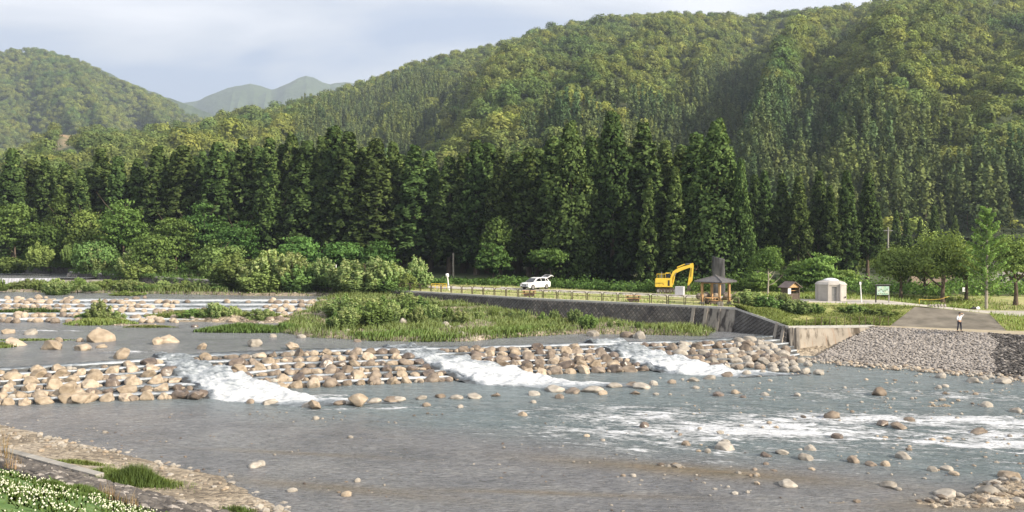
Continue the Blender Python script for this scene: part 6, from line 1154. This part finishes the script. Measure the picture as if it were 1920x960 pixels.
# single river rocks (photograph x, y, width in px, tone, level)
RR = [(188, 640, 50, 'tan', 1.6, 'largest domed tan rock in the still middle water'), (315, 642, 34, 'tan', 1.6, 'smooth tan rock right of the largest domed one'), (296, 645, 26, 'tan', 1.6, 'low tan rock touching the smooth one'), (150, 640, 18, 'tan', 1.6, 'upright tan rock just left of the domed one'), (30, 648, 46, 'tan', 1.6, 'broad flat tan rock at the left in the middle water'), (98, 654, 40, 'tan', 1.6, 'wedge-shaped tan rock in the middle water'), (155, 656, 38, 'tan', 1.6, 'long flat tan rock below the upright one'), (190, 652, 18, 'tan', 1.6, 'little flat tan rock under the domed one'), (110, 641, 18, 'tan', 1.6, 'small tan rock above the wedge-shaped one'), (184, 620, 14, 'paler', 1.6, 'small grey rock behind the domed one'), (15, 625, 24, 'tan', 1.6, 'pale rock among grass at the left edge'), (58, 627, 26, 'paler', 1.6, 'pale rock right of the left edge grass'), (330, 605, 14, 'tan', 1.6, 'tan rock left of the grass islet'), (365, 613, 16, 'wetrock', 1.6, 'dark flat rock left of the grass islet'), (598, 600, 20, 'tan', 1.6, 'rounded tan rock left of the long bar'), (565, 633, 18, 'paler', 1.6, 'flat pale rock right of the grass islet'), (512, 632, 15, 'paler', 1.6, 'small flat rock below the grass islet'), (670, 641, 16, 'greyrock', 1.6, 'small rock before the long bar'), (378, 654, 24, 'tan', 1.6, 'low tan rock just above the second chute section'), (865, 630, 18, 'paler', 1.75, 'pale flat stone at the end of the grassy bar'), (1112, 628, 24, 'paler', 1.7, 'large pale stone before the river wall grass'), (1175, 630, 22, 'greyrock', 1.7, 'flat grey stone before the river wall grass'), (1200, 632, 22, 'paler', 1.7, 'square pale stone before the river wall grass'), (962, 619, 12, 'paler', 1.8, 'small upright stone in the bar grass'), (755, 607, 22, 'paler', 1.9, 'pale stone inside the long bar'), (835, 612, 18, 'paler', 1.9, 'second pale stone inside the long bar'),
      (478, 875, 26, 'paler', 0, 'left one of two smooth pale stones off the near beach'), (489, 872, 22, 'paler', 0, 'right one of two smooth pale stones off the near beach'), (592, 786, 16, 'paler', 0, 'reddish pale stone in the shallows below the steps'), (197, 812, 10, 'paler', 0, 'tiny white stone alone in the left shallows'), (657, 821, 13, 'paler', 0, 'small pale stone in the middle shallows'), (670, 903, 14, 'paler', 0, 'small pale stone pair in the lower shallows'), (548, 921, 18, 'paler', 0, 'flat pale stone below the two smooth ones'), (650, 929, 20, 'tan', 0, 'tan stone near the bottom edge'), (800, 761, 16, 'greyrock', 0, 'dark small rock left of the pool sill'), (863, 764, 14, 'paler', 0, 'pale small rock below the pool sill'), (1049, 746, 18, 'greyrock', 0, 'grey rock below the middle of the sill'), (1000, 755, 12, 'paler', 0, 'white rounded rock in the pool'), (1190, 738, 24, 'greyrock', 0, 'dark flat rock below the sill end'), (1130, 739, 18, 'tan', 0, 'tan flat rock below the sill'),
      (1434, 741, 17, 'paler', 0, 'pale rock in mid rapids, left'), (1378, 737, 16, 'tan', 0, 'tan rock in mid rapids, farther left'), (1347, 742, 22, 'wetrock', 0, 'dark flat rock left of the mid rapids'), (1393, 746, 14, 'wetrock', 0, 'small dark rock in the mid rapids'), (1495, 742, 14, 'paler', 0, 'small pale rock in mid rapids, right'), (1305, 728, 14, 'paler', 0, 'whitish rock above the rapids'), (1558, 783, 32, 'greyrock', 0, 'large brownish rock splitting the white rapids'), (1655, 797, 26, 'wetrock', 0, 'dark slanting rock in the brightest foam'), (1685, 801, 30, 'greyrock', 0, 'reddish flat rock beside the slanting one'), (1837, 812, 32, 'greyrock', 0, 'long low reddish rock in the right rapids'), (1570, 820, 22, 'wetrock', 0, 'dark rock before the lower rapids'), (1705, 789, 18, 'greyrock', 0, 'brown rock in the upper right foam'), (1357, 832, 24, 'paler', 0, 'upper pale oval stone at the left rapids edge'), (1358, 842, 36, 'paler', 0, 'lower broad pale oval stone at the left rapids edge'), (1327, 847, 13, 'paler', 0, 'small white stone left of the oval ones'), (1286, 835, 20, 'greyrock', 0, 'brown stone left of the pale ovals'), (1467, 850, 26, 'paler', 0, 'flat pale stone in the lower middle'), (1436, 854, 24, 'wetrock', 0, 'dark flat stone in the lower middle'), (1519, 844, 22, 'paler', 0, 'tilted oval white stone in the lower middle'), (1511, 860, 26, 'paler', 0, 'broad pale stone under the tilted oval'), (1500, 844, 10, 'paler', 0, 'little pale stone beside the tilted oval'), (1600, 866, 24, 'greyrock', 0, 'angular brown stone in the lower right'), (1660, 873, 20, 'tan', 0, 'orange-tan stone in the lower right'), (1635, 872, 26, 'greyrock', 0, 'flat brownish stone left of the orange-tan one'), (1693, 858, 28, 'paler', 0, 'low pale stone above the orange-tan one'), (1748, 882, 20, 'paler', 0, 'rounded grey stone, left of the neighbouring three'), (1775, 880, 23, 'paler', 0, 'rounded pale stone, middle of the neighbouring three'), (1789, 889, 17, 'tan', 0, 'rounded tan stone, right of the neighbouring three'), (1893, 896, 36, 'tan', 0, 'big half-dark angular stone at the right edge'), (1665, 912, 30, 'paler', 0, 'big pale rounded stone near the bottom right'), (1772, 928, 40, 'paler', 0, 'broad flat pale stone near the bottom right'), (1862, 913, 32, 'paler', 0, 'pale stone on top of the bottom right bar'), (1855, 930, 46, 'paler', 0, 'largest pale stone of the bottom right bar'), (1843, 941, 26, 'tan', 0, 'tan stone low on the bottom right bar'), (1798, 929, 16, 'paler', 0, 'small stone right of the broad flat one'), (1888, 925, 24, 'paler', 0, 'pale stone behind the bottom right bar'), (1684, 918, 14, 'paler', 0, 'small stone beside the big rounded one'), (1750, 950, 16, 'tan', 0, 'small tan stone at the bottom edge right'), (1908, 940, 22, 'paler', 0, 'flat stone at the very right bottom edge'), (1765, 708, 22, 'paler', 0, 'pale rock off the revetment foot'), (1645, 740, 30, 'greyrock', 0, 'brown-grey rock left of the right-hand pebble bars'), (1760, 727, 14, 'paler', 0, 'small pale rock in the right pebble bar, left'), (1772, 725, 16, 'paler', 0, 'small pale rock in the right pebble bar, right'), (1843, 711, 18, 'paler', 0, 'pale rock at the head of the right bar'), (1825, 716, 26, 'paler', 0, 'long pale slab of the right bar'), (1880, 718, 28, 'paler', 0, 'broad pale slabs at the right edge'), (1905, 772, 24, 'paler', 0, 'pale rock at the right edge above the rapids'), (1850, 762, 22, 'paler', 0, 'low pale rock in the right shallows'), (1415, 882, 14, 'greyrock', 0, 'small brown stone on the brown shoal'), (1478, 909, 34, 'paler', 0, 'long white flat stone at the end of the brown shoal'), (1187, 893, 14, 'paler', 0, 'small grey stone before the brown shoal'), (1168, 893, 12, 'greyrock', 0, 'little brown stone before the brown shoal'), (1100, 818, 12, 'tan', 0, 'small orange stone left of the rapids'), (980, 779, 16, 'tan', 0, 'small tan stone near the pool edge'), (1208, 800, 20, 'wetrock', 0, 'dark wet stone left in the rapids'), (1130, 826, 12, 'paler', 0, 'small pale stone low in the rapids')]
for px, py, wpx, mt, z, lab in RR:
    x, y = G(px, py, z); r_ = wpx / F * y / 2 / .92; BL.append((x, y, z + r_ * .08, r_, mt, lab))
# upper steps
UL = {}
for k in range(5):
    f = k / 5; x = -68.0
    while x < -19:
        r_ = .5 * rng.uniform(.7, 1.35); x += r_ * 1.1; y = float(UB(x) + (UC(x) - UB(x)) * f) - rng.uniform(.1, 1.6); px, py = PX(x, y, 2.2)
        d_ = 1.0 if px > 505 or px < 150 else .55 if px < 260 and k > 1 else .30
        if rng.uniform() < d_:
            z = 1.6 + .28 * k; BL.append((x, y, z + r_ * .25, r_, 'tan' if rng.uniform() < .6 else 'greyrock', f'{"" if px < 320 else ""}tan boulder of the upper steps, {ordn(int(x + 70))} metre mark'))
        x += r_ * .9
for i in range(90):                                   # extra heaps on the treads
    px = rng.choice([rng.uniform(0, 140), rng.uniform(500, 640), rng.uniform(225, 330)]); x = XA(px, 110); f = rng.uniform(0, 1); y = float(UB(x) + (UC(x) - UB(x)) * f); x = XA(px, y); BL.append((x, y, 1.75 + 1.4 * f + .05, .5 * rng.uniform(.6, 1.2), 'tan' if i % 4 else 'greyrock', 'upper'))
BL.sort(key=lambda b_: -b_[3] / b_[1]); 
main = BL[:300]; rest = BL[300:]
def upl(b_): return 'upper steps' in b_[5] or b_[5] == 'upper'
ups = sorted([i for i, b_ in enumerate(main) if upl(b_)], key=lambda i: main[i][0])
tl = {}
for i in ups:
    px, py = PX(*main[i][:3]); sg = 'left of the bushy islet' if px < 185 else 'between the two bushy islets' if px < 360 else 'right of the bushy islets'; tone = {'tan': 'tan', 'greyrock': 'brown-grey'}[main[i][4]]; tl[sg] = tl.get(sg, 0) + 1
    main[i] = main[i][:5] + (f'{tone} boulder on the upper steps, {ordn(tl[sg])} from left, {sg}',)
for i, (x, y, z, r_, mt, lab) in enumerate(main):
    flat = .80 if mt != 'paler' else .62; g_ = 'boulders of the stepped weir' if 'row' in lab else 'river rocks'
    if lab.startswith('low half') or lab.startswith('long low') or 'flat' in lab: flat = .45
    o = link('boulder', BOULD[mt][i % 8], None, (x, y, z), (rng.uniform(-.25, .25), rng.uniform(-.25, .25), rng.uniform(0, 6.28)), label=lab, cat='boulder', group=g_); o.scale = (r_ * rng.uniform(.95, 1.12), r_ * rng.uniform(.8, 1.0), r_ * flat * rng.uniform(.9, 1.12))
for k in range(6):
    for i in range(150):
        x = rng.uniform(-42, 24); y = float(WB(x) + (WC(x) - WB(x)) * k / 6) - rng.uniform(.15, .75)
        if not chute_at(np.array([x]), np.array([y]), .3)[0]: r_ = rng.uniform(.16, .36); rest.append((x, y, 1.6 / 6 * k + r_ * .2, r_, rng.choice(['tan', 'greyrock', 'wetrock', 'paler'], p=[.4, .3, .15, .15]), 'small'))
if rest:
    A = np.array([b_[:4] for b_ in rest]); scatter('small_boulders', A[:, :3], A[:, 3], [M['tan'], M['greyrock'], M['wetrock'], M['paler']], np.array([['tan', 'greyrock', 'wetrock', 'paler'].index(b_[4]) for b_ in rest]), rng, 2, 'smaller boulders and rocks scattered over the farther steps', smooth=False, flat=.75)
# pebbles on bars, beach and the near revetment
def pebbles(n, x0, x1, y0, y1, fn, rlo, rhi, label, ms=('paler', 'tan', 'greyrock'), pr=(.5, .3, .2), flat=.55, pw=2.5, zf=None):
    x = rng.uniform(x0, x1, n); y = rng.uniform(y0, y1, n); k = rng.uniform(size=n) < fn(x, y); x, y = x[k], y[k]; r_ = rlo + (rhi - rlo) * rng.uniform(0, 1, len(x)) ** pw; z = (zf or bed)(x, y); scatter('pebbles', np.stack([x, y, z + r_ * .12], 1), r_, [M[a] for a in ms], rng.choice(len(ms), len(x), p=pr), rng, 1, label, flat=flat)
def above(x, y, m_=.0): return (bed(x, y) > level(x, y) - .03 - m_)
pebbles(60000, -5, 62, 32, 80, lambda x, y: above(x, y) * .8 * (kq(x, y) < -7), .04, .26, 'pebbles and stones on the downstream gravel bars')
pebbles(9000, 8, 50, 36, 78, lambda x, y: .17 * np.clip(np.interp(PX(x, y, 0)[0], [1200, 1700, 1920], [.2, 1, 1.6]), 0, 2) * (vn(x * .3, y * .5, 3) > .45), .06, .24, 'scattered stones breaking the water at the right', zf=lambda x, y: np.full(len(x), .0))
pebbles(2600, -30, 12, 34, 56, lambda x, y: .45 * (vn(x * .35, y * .6, 31) > .60) * (kq(x, y) < -5), .03, .11, 'small stones breaking the shallow water', zf=lambda x, y: np.full(len(x), .0), ms=('paler', 'greyrock', 'wetrock'))
pebbles(26000, -42, 2, 28, 60, lambda x, y: (kq(x, y) > -5.6) * (kq(x, y) < -.1) * np.where(kq(x, y) < -3.2, .5, .09) * (.3 + .7 * (vn(x * .5, y * .5, 9) > .4)), .04, .22, 'pale stones and pebbles strewn along the near beach', pr=(.6, .25, .15), zf=lambda x, y: bankz(kq(x, y)))
pebbles(420, -14, -4, 31, 44, lambda x, y: (kq(x, y) > -6.2) * (kq(x, y) < -1.5) * (np.abs(ks(x, y) - .6) < 3.0), .10, .34, 'larger pale stones at the point of the near beach', pr=(.85, .1, .05), zf=lambda x, y: bankz(kq(x, y)), flat=.6)
pebbles(14000, -95, 25, 78, 134, lambda x, y: above(x, y) * (y > WC(x) + 1) * (y < EdgeY(x)) * np.where((island(x, y) > .3) | (bank_strip(x, y) > .4), .10, .7), .08, .40, 'stones on the shoals of the middle water')
pebbles(9000, 26, 56, 58, 84, lambda x, y: .8 * (np.abs((y - np.interp(x, [26.9, 33.7, 41, 56], [80.6, 75.6, 69, 56])) + .7) < 1.9), .08, .32, 'loose gravel and stones at the foot of the revetment', zf=lambda x, y: np.full(len(x), .06))
# dark stones set in the near bank, concrete kerb
rt_ = empty('bank_revetment', (-17, 36, .5), 0, 'dark rough stone revetment with a low concrete kerb on the near bank', 'revetment'); S_, Q_ = [], []
for r_ in range(11):
    n = 150; S_.append(np.linspace(-32, 14, n) + .15 * (r_ % 2)); Q_.append(np.full(n, .45 + r_ * .34))
S_ = np.concatenate(S_) + rng.normal(size=1650) * .05; Q_ = np.concatenate(Q_) + rng.normal(size=1650) * .05; x, y = kxy(S_, Q_); z = bankz(Q_); k = rng.uniform(size=len(x)) > np.clip((Q_ - 3) * .9, .03, .9)
scatter('stone', np.stack([x + 17, y - 36, z - .5], 1)[k], rng.uniform(.16, .32, k.sum()), [M['darkcobble'], M['cobble']], (rng.uniform(size=k.sum()) > .9).astype(int), rng, 1, parent=rt_, flat=.6)
X, Y = np.meshgrid(np.linspace(-34, 15, 160), np.linspace(.3, 4.3, 10)); x, y = kxy(X.ravel(), Y.ravel()); link('bedding', npmesh('bedding', np.stack([x + 17, y - 36, bankz(Y.ravel()) + .055 - .5], 1), gridf(160, 10), [M['darkmortar']], True), rt_)
mb = MB()
for i in range(8):
    s0 = -23.0 + i * 1.87; cx_, cy_ = kxy(s0, .12); MB().box((cx_ + 17, cy_ - 36, .76 - .5), (1.84, .42, .40), rz=math.atan2(KD[1], KD[0])).build('kerb_block', M['concrete'], rt_, bevel=.03)

# ================================================================ HILL FOREST
def hillcrown_b(seed):
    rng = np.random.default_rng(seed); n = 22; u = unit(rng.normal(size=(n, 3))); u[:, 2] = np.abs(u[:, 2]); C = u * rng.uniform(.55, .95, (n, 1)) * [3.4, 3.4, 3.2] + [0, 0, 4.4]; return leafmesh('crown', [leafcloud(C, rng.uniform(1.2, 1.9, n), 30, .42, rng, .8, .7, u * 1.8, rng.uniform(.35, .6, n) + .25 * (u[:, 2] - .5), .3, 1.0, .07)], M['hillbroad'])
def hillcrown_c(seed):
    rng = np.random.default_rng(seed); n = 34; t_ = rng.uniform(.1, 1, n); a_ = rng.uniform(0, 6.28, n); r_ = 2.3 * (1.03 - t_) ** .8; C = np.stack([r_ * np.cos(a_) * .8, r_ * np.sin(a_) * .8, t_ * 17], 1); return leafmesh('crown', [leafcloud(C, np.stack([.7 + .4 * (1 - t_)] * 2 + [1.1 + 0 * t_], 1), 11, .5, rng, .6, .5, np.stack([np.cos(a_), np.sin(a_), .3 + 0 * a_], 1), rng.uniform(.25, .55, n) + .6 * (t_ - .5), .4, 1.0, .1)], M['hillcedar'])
PB, PC = [], []
for i in range(4):
    px = [1665, 1710, 1842, 1890][i]; Y = 238 + i * 3; e_ = empty('hillside_tree', (XA(px, Y), Y, float(plat(XA(px, Y), Y)) + 2), 0, ['round tree at the mountain foot just right of the utility pole', 'round tree at the mountain foot above the map board', 'round tree at the mountain foot behind the bright conifer', 'round tree at the mountain foot at the right edge'][i], 'tree'); PB.append(link('crown', hillcrown_b(300 + i), e_)); link('trunk', trunk_mesh(5, .25, i, M['bark'], 2), e_)
    px = [1690, 1738, 1815, 1868][i]; e_ = empty('hillside_cedar', (XA(px, Y), Y, float(plat(XA(px, Y), Y)) + 2), 0, ['small cedar at the mountain foot, first beyond the utility pole', 'small cedar at the mountain foot, above the low brown building', 'small cedar at the mountain foot, left of the bright conifer', 'small cedar at the mountain foot, right of the bright conifer'][i], 'tree'); PC.append(link('crown', hillcrown_c(310 + i), e_)); link('trunk', trunk_mesh(16, .25, i, M['bark'], 0), e_)
def sample_surface(P, nx, nr, dens, rng):
    Fq = gridf(nx, nr); A = P[Fq[:, 0]]; B = P[Fq[:, 1]]; C = P[Fq[:, 2]]; D = P[Fq[:, 3]]; ar = np.linalg.norm(np.cross(B - A, D - A), axis=1); n = rng.poisson(ar * dens); i = np.repeat(np.arange(len(Fq)), n); u = rng.uniform(size=(len(i), 1)); v = rng.uniform(size=(len(i), 1)); return (A[i] * (1 - u) + B[i] * u) * (1 - v) + (D[i] * (1 - u) + C[i] * u) * v
def inpoly(px, py, poly):
    c = np.zeros(len(px), bool); n = len(poly)
    for i in range(n):
        x0, y0 = poly[i]; x1, y1 = poly[(i + 1) % n]; k = ((y0 > py) != (y1 > py)) & (px < (x1 - x0) * (py - y0) / ((y1 - y0) or 1e-9) + x0); c ^= k
    return c
def forest(name, P, scl, protos, label, rng):
    me = bpy.data.meshes.new(name); me.vertices.add(len(P)); me.vertices.foreach_set('co', P.astype(np.float32).ravel())
    a = me.attributes.new('scl', 'FLOAT', 'POINT'); a.data.foreach_set('value', scl.astype(np.float32)); a = me.attributes.new('rot', 'FLOAT', 'POINT'); a.data.foreach_set('value', rng.uniform(0, 6.28, len(P)).astype(np.float32)); a = me.attributes.new('idx', 'INT', 'POINT'); a.data.foreach_set('value', rng.integers(0, len(protos), len(P)).astype(np.int32))
    o = link(name, me, kind='stuff', label=label); ng = bpy.data.node_groups.new(name, 'GeometryNodeTree'); ng.interface.new_socket('Geometry', in_out='INPUT', socket_type='NodeSocketGeometry'); ng.interface.new_socket('Geometry', in_out='OUTPUT', socket_type='NodeSocketGeometry')
    nn, ll = ng.nodes, ng.links; gi = nn.new('NodeGroupInput'); go = nn.new('NodeGroupOutput'); g2 = nn.new('GeometryNodeGeometryToInstance')
    for p_ in reversed(protos):
        oi = nn.new('GeometryNodeObjectInfo'); oi.inputs['Object'].default_value = p_; oi.transform_space = 'ORIGINAL'; ll.new(oi.outputs['Geometry'], g2.inputs[0])
    ip = nn.new('GeometryNodeInstanceOnPoints'); ip.inputs['Pick Instance'].default_value = True; ll.new(gi.outputs[0], ip.inputs['Points']); ll.new(g2.outputs[0], ip.inputs['Instance'])
    def at(nm, ty):
        q = nn.new('GeometryNodeInputNamedAttribute'); q.data_type = ty; q.inputs['Name'].default_value = nm; return q.outputs['Attribute']
    ll.new(at('idx', 'INT'), ip.inputs['Instance Index']); cx_ = nn.new('ShaderNodeCombineXYZ'); ll.new(at('rot', 'FLOAT'), cx_.inputs[2]); e2r = nn.new('FunctionNodeEulerToRotation'); ll.new(cx_.outputs[0], e2r.inputs[0]); ll.new(e2r.outputs[0], ip.inputs['Rotation']); ll.new(at('scl', 'FLOAT'), ip.inputs['Scale']); ll.new(ip.outputs[0], go.inputs[0])
    md = o.modifiers.new('trees', 'NODES'); md.node_group = ng; return o
CZ = [[(560, 225), (680, 168), (800, 168), (862, 190), (850, 225), (800, 280), (770, 330), (540, 330)], [(930, 330), (960, 268), (1010, 238), (1130, 205), (1275, 200), (1330, 150), (1450, 165), (1500, 225), (1650, 235), (1750, 270), (1920, 300), (2300, 300), (2300, 520), (930, 520)]]
P = sample_surface(HP, 460, nr, 1 / 20., rng); P = P[P[:, 2] > 0]; px, py = PX(P[:, 0], P[:, 1], P[:, 2]); jx = 60 * fbm(P[:, 0] * .01, P[:, 2] * .02, 4, 5); jy = 40 * fbm(P[:, 0] * .012 + 9, P[:, 2] * .02, 4, 6)
inv_ = (px > -60) & (px < 1990) & (py < 470) & (P[:, 1] < BD(px) * 1.06); con = np.zeros(len(P), bool)
for z_ in CZ: con |= inpoly(px + jx, py + jy, z_)
mixn = vn(P[:, 0] * .02, P[:, 1] * .02, 77); con = con & (mixn < .8) ; cl = (cliffmask(px, py) > .3) | (cliffmask(px, py - 10) > .4) | ((cliffmask(px, py - 20) > .4) & (rng.uniform(size=len(P)) < .7))
Pb = P[inv_ & ~con & ~cl & (rng.uniform(size=len(P)) < .52)]; Pc_ = P[inv_ & con & ~cl]
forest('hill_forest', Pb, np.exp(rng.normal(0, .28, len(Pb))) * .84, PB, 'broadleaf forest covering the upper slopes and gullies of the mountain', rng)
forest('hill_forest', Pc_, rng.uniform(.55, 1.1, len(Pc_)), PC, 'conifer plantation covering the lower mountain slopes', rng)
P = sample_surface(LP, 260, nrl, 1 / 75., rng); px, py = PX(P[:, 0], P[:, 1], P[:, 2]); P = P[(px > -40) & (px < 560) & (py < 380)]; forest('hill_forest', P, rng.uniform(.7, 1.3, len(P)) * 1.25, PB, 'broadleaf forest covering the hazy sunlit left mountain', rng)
print('forest', len(Pb), len(Pc_), len(P))

# ================================================================ HAZE
HZ = 0.00018
m = bpy.data.materials.new('haze'); m.use_nodes = True; t = m.node_tree; t.nodes.clear(); o_ = t.nodes.new('ShaderNodeOutputMaterial'); pv = t.nodes.new('ShaderNodeVolumePrincipled'); pv.inputs['Color'].default_value = (.72, .84, 1.0, 1); pv.inputs['Density'].default_value = HZ; pv.inputs['Anisotropy'].default_value = 0.2; t.links.new(pv.outputs[0], o_.inputs['Volume'])
hz = MB().box((0, 0, 0), (14000, 14000, 804)).mesh('haze', m); link('haze', hz, None, (0, 0, 398), kind='stuff', label='thin bluish evening haze filling the valley')
